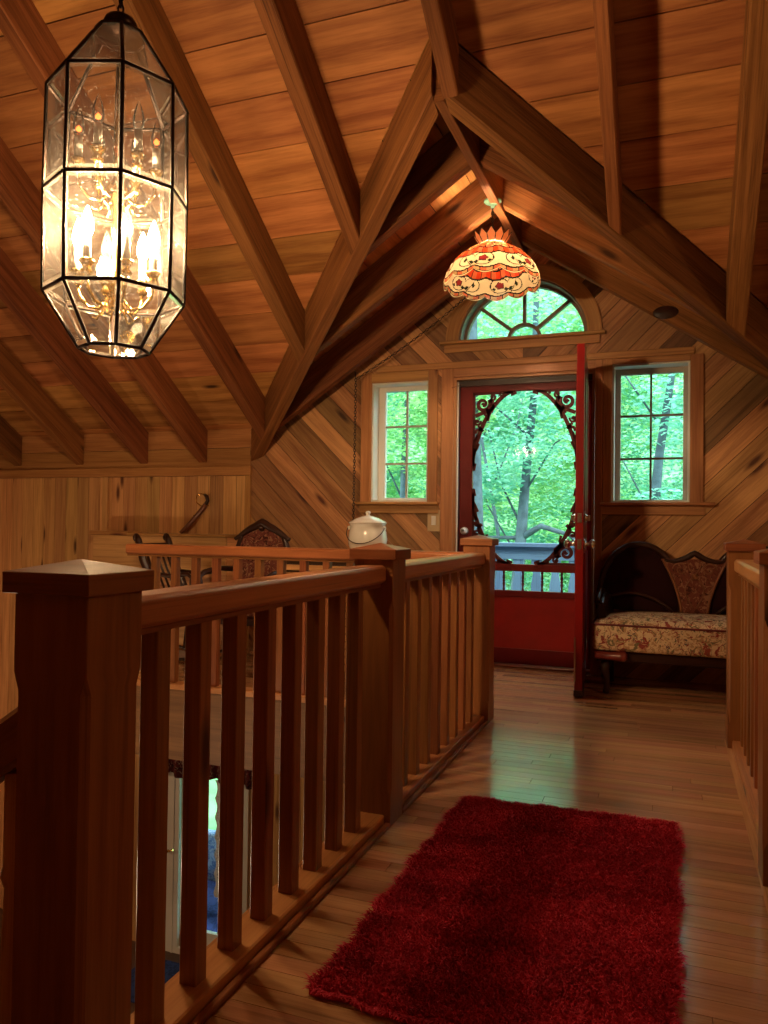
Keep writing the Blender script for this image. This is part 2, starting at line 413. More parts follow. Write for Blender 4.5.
def planks(mb, cells, ang, width, mp, t, gap=0.004, origin=(0, 0), span=12.0, jitter=0.0, seglen=None, seed=1):
    rg = random.Random(seed)
    d = (math.cos(ang), math.sin(ang)); nrm = (-d[1], d[0])
    k0 = -int(span / width)
    for k in range(k0, -k0):
        a0 = k * width + gap / 2; a1 = (k + 1) * width - gap / 2
        cuts = [-span]
        if seglen:
            x = -span + rg.uniform(0, seglen[1])
            while x < span: cuts.append(x); x += rg.uniform(*seglen)
        cuts.append(span)
        for c0, c1 in zip(cuts, cuts[1:]):
            r = rg.random(); of = (rg.random() * 9, 0)
            g = gap / 2 if seglen else 0
            q = [(origin[0] + d[0] * (s_ + e) + nrm[0] * a, origin[1] + d[1] * (s_ + e) + nrm[1] * a) for s_, a, e in ((c0, a0, g), (c1, a0, -g), (c1, a1, -g), (c0, a1, g))]
            for c in cells:
                pl = clip(q, c)
                if pl: mb.prism(pl, mp, t, ang, r, of)

# ------------------------------------------------------------------ camera (1 m above the landing floor, turned left)
cam = bpy.data.cameras.new('camera'); camo = bpy.data.objects.new('camera', cam); COL.objects.link(camo)
YAW, PITCH, ROLL = math.atan(288 / 770), math.atan(13.5 / 770), 0.013
cy, sy, cp, sp = math.cos(YAW), math.sin(YAW), math.cos(PITCH), math.sin(PITCH)
F = V((-sy * cp, cy * cp, sp)); R0 = V((cy, sy, 0)); U0 = R0.cross(F)
R = R0 * math.cos(ROLL) + U0 * math.sin(ROLL); U = U0 * math.cos(ROLL) - R0 * math.sin(ROLL)
camo.matrix_world = Matrix(((R.x, U.x, -F.x, 0), (R.y, U.y, -F.y, 0), (R.z, U.z, -F.z, 1.0), (0, 0, 0, 1)))
cam.sensor_fit = 'VERTICAL'; cam.sensor_height = 24; cam.lens = 770 / 1024 * 24; cam.clip_start = 0.05; cam.clip_end = 300
SC.camera = camo

# ------------------------------------------------------------------ dimensions
YW = 5.45            # inner face of the front wall
K = 0.667            # roof pitch
XL, XJ, XR = -3.2, -1.0, 1.2   # dormer left corner, ridge, right corner
ZT, ZB = 1.775, 1.50  # boards / rafter underside at the wall plate
X0, X1 = -6.6, 3.2   # ends of the house
YR = 0.4             # main ridge
YB = 2 * YR - YW     # back wall
def zm(y, o=ZT): return o + K * (YW - y)
def zd(x, o=ZT): return o + K * ((x - XL) if x < XJ else (XR - x))

# ------------------------------------------------------------------ front wall of the dormer with its openings
LW = (-2.145, -1.695, 1.178, 2.08); RW = (-0.385, 0.108, 1.178, 2.115); DO = (-1.50, -0.50, 0.0, 2.09)
FAN = (-1.010, 2.353, 0.458, 0.420)   # centre x, sill z, half width, height
def fan_z(x):
    u = (x - FAN[0]) / FAN[2]
    return FAN[1] + FAN[3] * math.sqrt(max(0, 1 - u * u)) if abs(u) < 1 else FAN[1]
def dormer_cells():
    xs = [XL, LW[0], LW[1], DO[0]]
    fx = [FAN[0] + FAN[2] * math.cos(PI * (1 - i / 24)) for i in range(25)]
    xs += fx + [DO[1], RW[0], RW[1], XR]
    xs = sorted(set(xs + [XJ])); cells = []
    for a, b in zip(xs, xs[1:]):
        if b - a < 1e-6: continue
        mid = (a + b) / 2
        lo = [0.0]; holes = []
        for h in (LW, RW, DO):
            if h[0] - 1e-6 < mid < h[1] + 1e-6: holes.append(h)
        zbase = 0.0
        for h in holes:
            if h[2] > zbase: cells.append([(a, zbase), (b, zbase), (b, h[2]), (a, h[2])])
            zbase = h[3]
        if fx[0] < mid < fx[-1]:
            cells.append([(a, zbase), (b, zbase), (b, FAN[1]), (a, FAN[1])])
            cells.append([(a, fan_z(a)), (b, fan_z(b)), (b, zd(b)), (a, zd(a))])
        else:
            cells.append([(a, zbase), (b, zbase), (b, zd(b)), (a, zd(a))])
    return cells
cells = dormer_cells()
wb = MB()
for c in cells: wb.prism(c, lambda u, v, w: (u, YW + 0.17 - w, v), 0.15, back=True)
wall = tag(wb.build('wall_front', BACK), 'front wall of diagonal cedar boards around the door and windows', 'wall', kind='structure')
pm = MB()
left = [[p for p in c] for c in cells if (c[0][0] + c[1][0]) / 2 < XJ]; right = [c for c in cells if (c[0][0] + c[1][0]) / 2 >= XJ]
planks(pm, left, -PI / 4, 0.142, lambda u, v, w: (u, YW + 0.018 - w, v), 0.018, origin=(XJ, 2.3), seed=3)
planks(pm, right, PI / 4, 0.142, lambda u, v, w: (u, YW + 0.018 - w, v), 0.018, origin=(XJ, 2.3), seed=9)
pm.build('diagonal_boards', DIAG, wall)

# eave wall left of the dormer: vertical boards running down past the landing floor
ZLOW = -2.55
LWIN = (-3.80, -3.25, -2.50, -0.98)
we = MB(); we.box((X0, YW + 0.02, ZLOW), (LWIN[0], YW + 0.17, ZT + 0.1)); we.box((LWIN[0], YW + 0.02, ZLOW), (LWIN[1], YW + 0.17, LWIN[2])); we.box((LWIN[0], YW + 0.02, LWIN[3]), (LWIN[1], YW + 0.17, ZT + 0.1))
we.box((LWIN[1], YW + 0.02, ZLOW), (XL, YW + 0.17, ZT + 0.1)); we.box((XL, YW + 0.02, ZLOW), (X1, YW + 0.17, -0.001)); we.box((XR, YW + 0.02, 0), (X1, YW + 0.17, ZT + 0.1))
wl_ = tag(we.build('wall_eave', BACK), 'low eave wall of vertical pine boards left of the dormer', 'wall', kind='structure')
pe = MB()
ecells = [[(X0, ZLOW), (LWIN[0], ZLOW), (LWIN[0], 1.39), (X0, 1.39)], [(LWIN[0], ZLOW), (LWIN[1], ZLOW), (LWIN[1], LWIN[2]), (LWIN[0], LWIN[2])], [(LWIN[0], LWIN[3]), (LWIN[1], LWIN[3]), (LWIN[1], 1.39), (LWIN[0], 1.39)], [(LWIN[1], ZLOW), (XL - .03, ZLOW), (XL - .03, 1.39), (LWIN[1], 1.39)], [(XR, 0), (X1, 0), (X1, 1.39), (XR, 1.39)], [(XL, ZLOW), (X1, ZLOW), (X1, -.05), (XL, -.05)]]
planks(pe, ecells, PI / 2, 0.125, lambda u, v, w: (u, YW + 0.018 - w, v), 0.018, origin=(XL, 0), seed=5)
pe.build('vertical_boards', PINE, wl_)
fz = MB()
planks(fz, [[(X0, 1.46), (XL, 1.46), (XL, ZT - .001), (X0, ZT - .001)], [(XR, 1.46), (X1, 1.46), (X1, ZT - .001), (XR, ZT - .001)]], 0, 0.165, lambda u, v, w: (u, YW + 0.018 - w, v), 0.016, origin=(0, 1.452), seed=8)
fz.build('frieze_boards', PINE_TRIM, wl_)
t = MB(); t.box((X0, YW - 0.03, 1.39), (XL + .02, YW, 1.465), 0, chamfer=.004)
tag(t.build('trim_1', PINE_TRIM), 'horizontal pine plate board along the top of the eave wall', 'trim', kind='structure')
t = MB(); t.box((XL - .035, YW - 0.025, 0.0), (XL + .015, YW, 1.389), 2, chamfer=.004)
tag(t.build('trim_2', PINE_TRIM), 'upright corner board where the vertical boards meet the diagonal boards', 'trim', kind='structure')
t = MB(); t.box((-4.655, YW - 0.03, ZLOW), (-4.60, YW, 1.389), 2, chamfer=.004)
tag(t.build('trim_3', PINE), 'pale upright batten on the vertical board wall behind the near post', 'trim', kind='structure')

# other walls of the house (out of the picture, close the room)
w = MB(); gab = [(YW + .17, ZLOW), (YW + .17, ZT), (YR, zm(YR)), (YB, ZT), (YB, ZLOW)]
for x, nm in ((X0 - .15, 'wall_left'), (X1, 'wall_right')):
    w = MB(); w.prism([(p[0], p[1]) for p in gab], lambda u, v, ww, x=x: (x + ww, u, v), 0.15, back=True, ang=PI / 2)
    tag(w.build(nm, PINE), ('far left' if nm == 'wall_left' else 'right') + ' gable end wall of pine', 'wall', kind='structure')
w = MB(); w.box((X0, YB - .15, ZLOW), (X1, YB, ZT + .1), 0)
tag(w.build('wall_back', PINE), 'pine wall behind the viewer', 'wall', kind='structure')

# ------------------------------------------------------------------ roof boards (ceiling)
def deckmap(flip=1):
    n = V((0, K, 1)).normalized()
    c = 1 / math.sqrt(1 + K * K)
    def mp(u, v, w):   # v = slope distance from wall upward
        y = YW - v * c if flip == 1 else YB + v * c
        z = ZT + v * c * K
        nn = V((0, K * flip, 1)).normalized()
        p = V((u, y, z)) + nn * (0.03 - w); return p
    return mp
c_ = 1 / math.sqrt(1 + K * K)
SJ = (XJ - XL) / c_       # slope distance at the valley top (plan 45 degrees)
SR = (YW - YR) / c_
rb = MB()
cl1 = [(X0, 0), (XL, 0), (XJ, SJ), (XJ, SR), (X0, SR)]
cl2 = [(XR, 0), (X1, 0), (X1, SR), (XJ, SR), (XJ, SJ)]
planks(rb, [cl1, cl2], 0, 0.27, deckmap(1), 0.03, gap=0.006, origin=(0, 0.06), seed=21)
planks(rb, [[(X0, 0), (X1, 0), (X1, SR), (X0, SR)]], 0, 0.27, deckmap(-1), 0.03, gap=0.006, origin=(0, 0.06), seed=22)
def dmap(side):
    def mp(u, v, w):   # u = y, v = slope distance from valley corner upward
        x = XL + v * c_ if side < 0 else XR - v * c_
        z = ZT + v * c_ * K
        return V((x, u, z)) + V((side * K, 0, 1)).normalized() * (0.03 - w)
    return mp
SD = (XJ - XL) / c_
planks(rb, [[(YW + .17, 0), (YW + .17, SD), (YW - (XJ - XL), SD), (YW, 0)]], 0, 0.27, dmap(-1), 0.03, gap=0.006, seed=23)
planks(rb, [[(YW + .17, 0), (YW + .17, SD), (YW - (XJ - XL), SD), (YW, 0)]], 0, 0.27, dmap(1), 0.03, gap=0.006, seed=24)
ceil = tag(rb.build('ceiling', DECK), 'sloping ceiling of wide warm brown roof boards over the rafters', 'ceiling', kind='structure')
# solid weather skin above the boards
sk = MB()
for poly, mp in ((cl1, deckmap(1)), (cl2, deckmap(1)), ([(X0, 0), (X1, 0), (X1, SR), (X0, SR)], deckmap(-1)), ([(YW + .17, 0), (YW + .17, SD), (YW - (XJ - XL), SD), (YW, 0)], dmap(-1)), ([(YW + .17, 0), (YW + .17, SD), (YW - (XJ - XL), SD), (YW, 0)], dmap(1))):
    sk.prism(poly, lambda u, v, w, mp=mp: mp(u, v, w - 0.05), 0.045, back=True)
for s_ in (1, -1):   # eaves closing strip
    a = YW if s_ == 1 else YB
    sk.beam((X0, a + s_ * .25, ZT - .05), (XL if s_ == 1 else X1, a + s_ * .25, ZT - .05), .4, .06)
sk.beam((XR, YW + .25, ZT - .05), (X1, YW + .25, ZT - .05), .4, .06)
sk.build('weather_skin', BACK, ceil)

# ------------------------------------------------------------------ rafters: every one an object of its own
RD = (ZT - ZB)     # vertical depth
def rafter_main(x, w, label, y_end=YW - .001, y_top=YR, mat=BEAM, valley=None):
    b = MB()
    p0 = (x, y_end, zm(y_end, ZB) + RD / 2); p1 = (x, y_top, zm(y_top, ZB) + RD / 2)
    e0 = ((0, y_end, 0), (0, 1, 0)) if valley is None else ((valley[0], valley[1], 0), (valley[2], 1, 0))
    b.beam(p0, p1, w, RD * c_ - .004, (0, K, 1), chamfer=.006, ends=(e0, ((0, y_top, 0), (0, 1, 0))))
    return tag(b.build('roof_rafter', mat), label, 'rafter', 'roof rafters', 'structure')
HV = 0.0
for x, lab in ((-3.65, 'roof rafter landing on the eave wall beside the corner board'), (-4.24, 'second roof rafter from the corner landing on the eave wall'), (-4.93, 'third roof rafter from the corner landing on the eave wall'), (-5.64, 'leftmost roof rafter landing on the eave wall in view'), (-6.3, 'roof rafter beyond the left edge of the view')):
    rafter_main(x, .085, lab)
for x, w_, lab in ((-2.95, .085, 'short roof rafter resting low on the left valley beam'), (-2.30, .09, 'roof rafter resting halfway up the left valley beam'), (-1.65, .09, 'rough split roof rafter resting high on the left valley beam')):
    yv = YW - (x - XL)
    rafter_main(x, w_, lab, y_end=yv, valley=(x, yv - HV, 1.0))
for x, w_, lab in ((-0.275, .062, 'thin weathered roof rafter resting high on the right valley beam'), (0.32, .105, 'roof rafter at the top right resting low on the right valley beam'), (0.8, .085, 'roof rafter beyond the right edge on the right valley beam')):
    yv = YW - (XR - x)
    rafter_main(x, w_, lab, y_end=yv, valley=(x, yv - HV, -1.0))
for x in (1.4, 2.0, 2.6):
    rafter_main(x, .085, 'roof rafter on the eave wall out of view to the right')
rafter_main(-0.945, .072, 'roof rafter running up from where both valley beams meet', y_end=YW - (XJ - XL) + .06)
# back slope rafters are out of the picture
# valley beams
def valley(xa, label):
    s_ = 1 if xa < XJ else -1
    p0 = V((xa, YW, ZB + RD / 2)); p1 = V((XJ, YW - (XJ - XL), zm(YW - (XJ - XL), ZB) + RD / 2))
    o = V((s_ * .034, .034, 0)); p0 = p0 + o; p1 = p1 + o
    b = MB(); b.beam(p0, p1, .09, RD * .90, (0, 0, 1), chamfer=.008, ends=(((0, YW - .001, 0), (0, 1, 0)), ((XJ - s_ * .027, 0, 0), (1, 0, 0))))
    return tag(b.build('valley_beam', BEAM), label, 'beam', 'valley beams', 'structure')
valley(XL, 'left valley beam slanting from the ridge down to the wall corner')
valley(XR, 'right valley beam slanting from the ridge down past the right window')
b = MB(); b.box((XJ - .025, YW - (XJ - XL) + .065, 2.925), (XJ + .025, YW - .001, zd(XJ) - .02), 1, chamfer=.004)
tag(b.build('ridge_board', BEAM), 'ridge board of the dormer carrying the stained glass lamp', 'beam', kind='structure')
DY = (4.03, 4.64, 5.25)
ord_ = ('nearest', 'middle', 'rearmost')
for i, y in enumerate(DY):
    for s_ in (-1, 1):
        xv = XL + (YW - y) if s_ < 0 else XR - (YW - y)
        xt = XJ + s_ * .026
        b = MB(); zo = RD / 2
        b.beam((xv, y, zd(xv, ZB) + zo), (xt, y, zd(xt, ZB) + zo), .075, RD * c_ - .004, (s_ * K, 0, 1), chamfer=.006, ends=(((xv - s_ * .09, y, 0), (1, s_ * 1.0, 0)), ((xt, 0, 0), (1, 0, 0))))
        tag(b.build('dormer_rafter', BEAM), '%s of the three dormer rafters on the %s of the lamp' % (ord_[i], 'left' if s_ < 0 else 'right'), 'rafter', 'dormer rafters', 'structure')

k_ = MB(); k_.lathe([(.001, -.004), (.055, -.003), (.062, .0)], (-.045, DY[2] - .0380, 2.385), 24, axis=1, scale=(1.25, .7))
kn = [o for o in bpy.data.objects if o.name.startswith('dormer_rafter')][-1]
k_.build('dark_knot', OLDWOOD, kn)['label'] = 'large dark oval knot'
# ------------------------------------------------------------------ floor
XA, XB = -0.99, 0.36    # hall edges under the railings
YC = 4.03               # landing edge
XLL = -3.35             # left end of the landing
fm = MB()
hall = [(XA + .12, YB), (XB - .12, YB), (XB - .12, YC), (XA + .12, YC)]
nib = [(-4.62, 5.15), (XLL, 5.15), (XLL, YW), (-4.62, YW)]
land = [(XLL, YC), (X1, YC), (X1, YW), (XLL, YW)]
planks(fm, [hall, land, nib], 0, 0.062, lambda u, v, w: (u, v, -0.018 + w), 0.018, gap=0.0016, seglen=(.5, 1.5), seed=31, span=8)
planks(fm, [[(XA, YB), (XA + .12, YB), (XA + .12, YC), (XA, YC)], [(XB - .12, YB), (XB, YB), (XB, YC), (XB - .12, YC)]], PI / 2, 0.12, lambda u, v, w: (u, v, -0.018 + w), 0.018, gap=0.0016, origin=(XA, 0), seglen=(1, 2.4), seed=32, span=8)
floor = tag(fm.build('floor', FLOORW), 'glossy oak strip floor of the hall and landing', 'floor', kind='structure')
sb = MB(); sb.box((XA, YB, -.42), (XB, YC, -.02), 1); sb.box((XLL, YC - .1, -.42), (X1, YW, -.02), 0); sb.box((-4.62, 5.15, -.42), (XLL, YW, -.02), 0)
sb.build('subfloor', BACK, floor)
fa = MB(); fa.box((-4.634, 5.136, -.42), (XLL, 5.15, -.002), 0); fa.box((-4.634, 5.15, -.42), (-4.62, YW - .02, -.002), 1); fa.box((XLL, 3.915, -.42), (XA, 3.93, -.002), 0); fa.box((XA - .014, YB, -.42), (XA, 3.915, -.002), 1); fa.box((XB, YB, -.42), (XB + .014, 3.93, -.002), 1); fa.box((XB, 3.915, -.42), (X1, 3.93, -.002), 0)
fa.build('fascia_board', FASC, floor)
lf = MB(); lf.box((X0, YB, ZLOW - .1), (X1, YW, ZLOW), 0)
tag(lf.build('floor_lower', LOWFLOOR), 'dark floor of the storey below seen through the balusters', 'floor', kind='structure')

# ------------------------------------------------------------------ railings
PX0, PX1 = -1.01, -0.87
def post(y0, y1, x0, label, cutz=.72, dz=0.0, wd=.14):
    x1 = x0 + wd
    r = thing('newel_post', label, 'post', ((x0 + x1) / 2, (y0 + y1) / 2, 0.0005), 'newel posts')
    b = MB(); c = .012
    def ring(z, ch):
        pts = [(x0 + ch, y0), (x1 - ch, y0), (x1, y0 + ch), (x1, y1 - ch), (x1 - ch, y1), (x0 + ch, y1), (x0, y1 - ch), (x0, y0 + ch)]
        return [b.v((p[0], p[1], z)) for p in pts]
    zs = [(0.001, .002), (.10, .002), (.125, c), (cutz, c), (cutz + .03, .002), (.902 - dz, .002)]
    rg = [ring(z, h) for z, h in zs]; rd = random.random()
    for k in range(len(rg) - 1):
        for i in range(8):
            j = (i + 1) % 8; u0, u1 = i * .07, (i + 1) * .07
            b.face([rg[k][i], rg[k][j], rg[k + 1][j], rg[k + 1][i]], [(zs[k][0], u0), (zs[k][0], u1), (zs[k + 1][0], u1), (zs[k + 1][0], u0)], rd)
    b.face(rg[0][::-1]); b.face(rg[-1])
    b.build('post_shaft', RAIL, r)
    b = MB(); o = .014; h0, h1, h2 = .903 - dz, .938 - dz, .958 - dz
    lo = [(x0 - o, y0 - o), (x1 + o, y0 - o), (x1 + o, y1 + o), (x0 - o, y1 + o)]
    A = [b.v((*p, h0)) for p in lo]; B = [b.v((*p, h1)) for p in lo]; T = b.v(((x0 + x1) / 2, (y0 + y1) / 2, h2))
    rd = random.random()
    for i in range(4):
        j = (i + 1) % 4
        b.face([A[i], A[j], B[j], B[i]], [(0, i * .2), (.18, i * .2), (.18, i * .2 + .035), (0, i * .2 + .035)], rd)
        b.face([B[i], B[j], T], [(0, i * .3), (.18, i * .3), (.09, i * .3 + .09)], rd)
    b.face(A[::-1]); b.build('post_cap', RAIL, r, bevel=.002)
    return r
post(.988, 1.124, -1.024, 'nearest newel post with a pyramid cap filling the lower left', dz=.022, wd=.152)
post(2.42, 2.55, PX0, 'middle newel post of the left railing between its two runs', dz=.018)
post(3.88, 4.01, PX0, 'far newel post of the left railing in front of the screen door')
post(3.88, 4.01, .245, 'far newel post of the right railing in front of the floral settee')
post(2.42, 2.55, .245, 'newel post of the right railing cut by the right edge of the view')
post(.985, 1.115, .245, 'newel post of the right railing out of view')

def railing(p0, p1, n, label, first=None, step=None, hm=HANDR):
    """straight level railing between faces p0 and p1 (x,y): handrail, shoe rail, n balusters"""
    a, b2 = V((*p0, 0)), V((*p1, 0)); d = (b2 - a); ln = d.length; d.normalize()
    r = thing('hall_railing', label, 'railing', (a + b2) / 2, 'landing railings')
    m = MB(); m.beam(a + V((0, 0, .836)), b2 + V((0, 0, .836)), .092, .060, chamfer=.010); m.build('handrail', hm, r, bevel=.003)
    m = MB(); m.beam(a + V((0, 0, .799)), b2 + V((0, 0, .799)), .055, .012); m.build('fillet', RAIL, r)
    m = MB(); m.beam(a + V((0, 0, .019)), b2 + V((0, 0, .019)), .10, .036, chamfer=.004); m.build('shoe_rail', HANDR, r)
    bal = None
    for i in range(n):
        c = a + d * (ln * (i + .5) / n if first is None else first + i * step)
        if bal is None:
            m = MB(); m.beam((c.x, c.y, .037), (c.x, c.y, .793), .041, .041, (d.x, d.y, 0), chamfer=.002); bal = m.build('baluster', RAIL, r)
        else:
            # fresh mesh per baluster so that the grain differs
            m = MB(); m.beam((c.x, c.y, .037), (c.x, c.y, .793), .041, .041, (d.x, d.y, 0), chamfer=.002); m.build('baluster', RAIL, r)
    return r
XC = -0.94
railing((XC, 1.125), (XC, 2.419), 8, 'near run of the left railing between the nearest and middle posts', .130, .1440)
railing((XC, 2.551), (XC, 3.879), 9, 'far run of the left railing between the middle and far posts', .036, .143)
railing((.315, 2.551), (.315, 3.879), 9, 'right railing along the hall beside the settee')
railing((.315, 1.116), (.315, 2.419), 9, 'right railing run out of view nearer the viewer')
railing((-3.16, 3.945), (-1.011, 3.945), 15, 'cross railing along the stairwell running behind the left railing', .0335+.16, .1445, RAILX)
# quarter strip on the hall side of the left shoe rails
for y0, y1, lb in ((1.116, 2.419, 'narrow floor strip at the foot of the near left railing'), (2.551, 3.879, 'narrow floor strip at the foot of the far left railing')):
    m = MB(); m.box((-.888, y0, 0.0005), (-.868, y1, .014), 1, chamfer=.003)
    tag(m.build('trim_4', RAIL), lb, 'trim', kind='structure')

# stair handrail going down behind the nearest post
r = thing('stair_handrail', 'sloping handrail with turned spindles behind the nearest newel post', 'handrail', (-1.6, 1.05, .2))
m = MB(); m.beam((-1.03, 1.05, .645), (-2.4, 1.05, -.27), .06, .085, chamfer=.01, ends=(((-1.03, 0, 0), (1, 0, 0)), None)); m.build('handrail', RAIL, r)
for i in range(8):
    x = -1.08 - i * .165; zt = .655 - (-1.012 - x) * .667 - .05
    m = MB(); m.lathe([(.016, -.85), (.016, -.6), (.021, -.58), (.014, -.56), (.02, -.4), (.013, -.2), (.02, -.18), (.016, -.16), (.016, 0)], (x, 1.05, zt), 12); m.build('spindle', PINE, r)
m = MB(); m.beam((-1.03, 1.05, -.245), (-2.4, 1.05, -1.16), .2, .05, ends=(((-1.03, 0, 0), (1, 0, 0)), None)); m.build('stringer', PINE, r)

# ------------------------------------------------------------------ windows
def casing(name, hole, outer, parent, mat=PINE_TRIM, sill=True, y=YW):
    x0, x1, z0, z1 = hole; ox0, ox1, oz1 = outer
    m = MB(); d = .02
    m.box((ox0, y - d, z0), (x0, y - .0005, z1 + (oz1 - z1)), 2, chamfer=.004); m.box((x1, y - d, z0), (ox1, y - .0005, oz1), 2, chamfer=.004)
    m.box((x0, y - d, z1), (x1, y - .0005, oz1), 0, chamfer=.004)
    m.build(name, mat, parent)
def window(idx, hole, outer, glassr, munts, label, sillx, apx):
    x0, x1, z0, z1 = hole
    r = thing('window_%d' % idx, label, 'window', ((x0 + x1) / 2, YW, z0), kind='structure')
    casing('casing', hole, outer, r)
    m = MB()  # white jamb liner
    e = .012
    m.box((x0, YW - .002, z0), (x0 + e, YW + .165, z1), 2); m.box((x1 - e, YW - .002, z0), (x1, YW + .165, z1), 2); m.box((x0 + e, YW - .002, z1 - e), (x1 - e, YW + .165, z1), 0); m.box((x0 + e, YW - .002, z0), (x1 - e, YW + .165, z0 + e), 0)
    m.build('jamb', WHITEP, r)
    gx0, gx1, gz0, gz1 = glassr
    m = MB(); ya, yb = YW + .115, YW + .155
    m.box((x0 + e, ya, z0 + e), (gx0, yb, z1 - e), 2); m.box((gx1, ya, z0 + e), (x1 - e, yb, z1 - e), 2); m.box((gx0, ya, gz1), (gx1, yb, z1 - e), 0); m.box((gx0, ya, z0 + e), (gx1, yb, gz0), 0)
    m.build('sash', WHITEP if idx == 1 else SASHP, r, bevel=.003)
    m = MB(); mw = .014
    xm, zs = munts
    m.box((xm - mw / 2, ya + .008, gz0), (xm + mw / 2, yb - .006, gz1), 2)
    for z in zs: m.box((gx0, ya + .007, z - mw / 2), (gx1, yb - .007, z + mw / 2), 0)
    m.build('muntin', MUNT if idx == 2 else SASHP, r)
    m = MB(); m.box((gx0, YW + .136, gz0), (gx1, YW + .140, gz1), 0); m.build('pane', GLASS, r)
    m = MB(); m.box((sillx[0], YW - .05, z0 - .022), (sillx[1], YW - .0005, z0 - .0005), 0, chamfer=.004); m.build('window_sill', PINE_TRIM, r)
    m = MB(); m.box((apx[0], YW - .02, z0 - .085), (apx[1], YW - .0005, z0 - .0225), 0, chamfer=.004); m.build('apron', PINE_TRIM, r)
    return r
window(1, LW, (-2.228, -1.622, 2.154), (-2.078, -1.745, 1.213, 2.032), (-1.906, (1.475, 1.76)), 'six pane window left of the screen door above the white pot', (-2.275, -1.606), (-2.23, -1.609))
window(2, RW, (-.446, .192, 2.154), (-.337, .067, 1.20, 2.064), (-.139, (1.482, 1.778)), 'six pane window right of the open door above the settee', (-.46, .262), (-.46, .199))
# head band over everything
m = MB(); m.box((-2.10, YW - .026, 2.155), (.13, YW - .0005, 2.203), 0, chamfer=.005)
tag(m.build('trim_5', PINE_TRIM), 'long pine head band running over the windows and the door', 'trim', kind='structure')
# fan window
r = thing('window_3', 'half round fan window with spokes above the door', 'window', (FAN[0], YW, FAN[1]), kind='structure')
def arc(rx, rz, n=40, a0=0, a1=PI, c=(FAN[0], FAN[1])): return [(c[0] + rx * math.cos(a0 + (a1 - a0) * i / n), c[1] + rz * math.sin(a0 + (a1 - a0) * i / n)) for i in range(n + 1)]
def archband(m, rx0, rz0, rx1, rz1, ya, yb, n=40, c=(FAN[0], FAN[1])):
    A, B = arc(rx0, rz0, n, c=c), arc(rx1, rz1, n, c=c)
    vs = [[m.v((p[0], y, p[1])) for p in q for y in (ya, yb)] for q in (A, B)]
    rd = random.random()
    for i in range(n):
        a0, a1, a2, a3 = vs[0][2 * i], vs[0][2 * i + 1], vs[0][2 * i + 2], vs[0][2 * i + 3]
        b0, b1, b2, b3 = vs[1][2 * i], vs[1][2 * i + 1], vs[1][2 * i + 2], vs[1][2 * i + 3]
        u0, u1 = i * .04, (i + 1) * .04
        m.face([a0, a2, b2, b0], [(u0, 0), (u1, 0), (u1, .12), (u0, .12)], rd); m.face([a1, b1, b3, a3], None, rd)
        m.face([a0, a1, a3, a2], [(u0, 0), (u0, .03), (u1, .03), (u1, 0)], rd); m.face([b0, b2, b3, b1], None, rd)
    for i in (0, n): m.face([vs[0][2 * i], vs[0][2 * i + 1], vs[1][2 * i + 1], vs[1][2 * i]], None, rd)
m = MB(); archband(m, .458, .42, .556, .52, YW - .02, YW - .0005); m.build('casing', PINE_TRIM, r)
m = MB(); archband(m, .446, .408, .457, .419, YW - .002, YW + .16); m.build('jamb', MUNT, r)
m = MB(); archband(m, .425, .388, .446, .408, YW + .09, YW + .14); m.box((FAN[0] - .445, YW + .09, FAN[1]), (FAN[0] + .445, YW + .14, FAN[1] + .014), 0); m.build('sash', MUNT, r)
m = MB(); archband(m, .105, .105, .128, .128, YW + .095, YW + .135, 20)
for a in (PI / 4 - .06, PI / 2, 3 * PI / 4 + .06):
    m.beam((FAN[0] + .126 * math.cos(a), YW + .115, FAN[1] + .126 * math.sin(a)), (FAN[0] + .425 * math.cos(a), YW + .115, FAN[1] + .39 * math.sin(a)), .024, .038, (0, 1, 0))
m.build('muntin', MUNT, r)
m = MB(); m.prism(arc(.43, .392), lambda u, v, w: (u, YW + .118 - w, v), .004, back=True); m.build('pane', GLASS, r)
m = MB(); m.box((-1.605, YW - .05, 2.33), (-.435, YW - .0005, 2.3525), 0, chamfer=.004); m.build('window_sill', PINE_TRIM, r)
m = MB(); m.box((-1.575, YW - .022, 2.272), (-.47, YW - .0005, 2.3295), 0, chamfer=.003); m.build('apron', PINE_TRIM, r)

YS0_ = YW + .075
# ------------------------------------------------------------------ doorway, screen door and open red door
m = MB(); m.box((-1.592, YW - .022, 0.001), (-1.50, YW - .0005, 2.154), 2, chamfer=.004); m.box((-.50, YW - .022, 0.001), (-.448, YW - .0005, 2.154), 2, chamfer=.004); m.box((-1.50, YW - .022, 2.09), (-.50, YW - .0005, 2.154), 0, chamfer=.004)
m.box((-1.50, YW - .002, 0.001), (-1.482, YW + .165, 2.09), 2); m.box((-.518, YW - .002, 0.001), (-.50, YW + .165, 2.09), 2); m.box((-1.482, YW - .002, 2.072), (-.518, YW + .165, 2.09), 0)
tag(m.build('trim_6', PINE_TRIM), 'pine casing and jambs around the doorway', 'trim', kind='structure')
m = MB(); m.box((-1.4815, YS0_ - .032, 2.032), (-.5185, YS0_ - .003, 2.0715), 0); m.box((-1.4815, YS0_ - .032, .02), (-1.472, YS0_ - .003, 2.031), 2)  # head strip paints the shaded gap over the door; side strip is weatherstripping
tag(m.build('trim_8', BLACKM), 'dark weather stop beside the screen door with a strip of painted shade above it', 'trim', kind='structure')
m = MB(); m.box((-1.4815, YS0_ - .055, .02), (-1.474, YS0_ - .034, 2.06), 2)
tag(m.build('trim_9', WHITEP), 'white strip beside the screen door hinge edge', 'trim', kind='structure')
m = MB(); m.box((-1.50, YW - .0, -.018), (-.50, YW + .19, .0), 0); m.box((-1.48, YW + .02, 0.0005), (-.52, YW + .17, .018), 0, chamfer=.006)
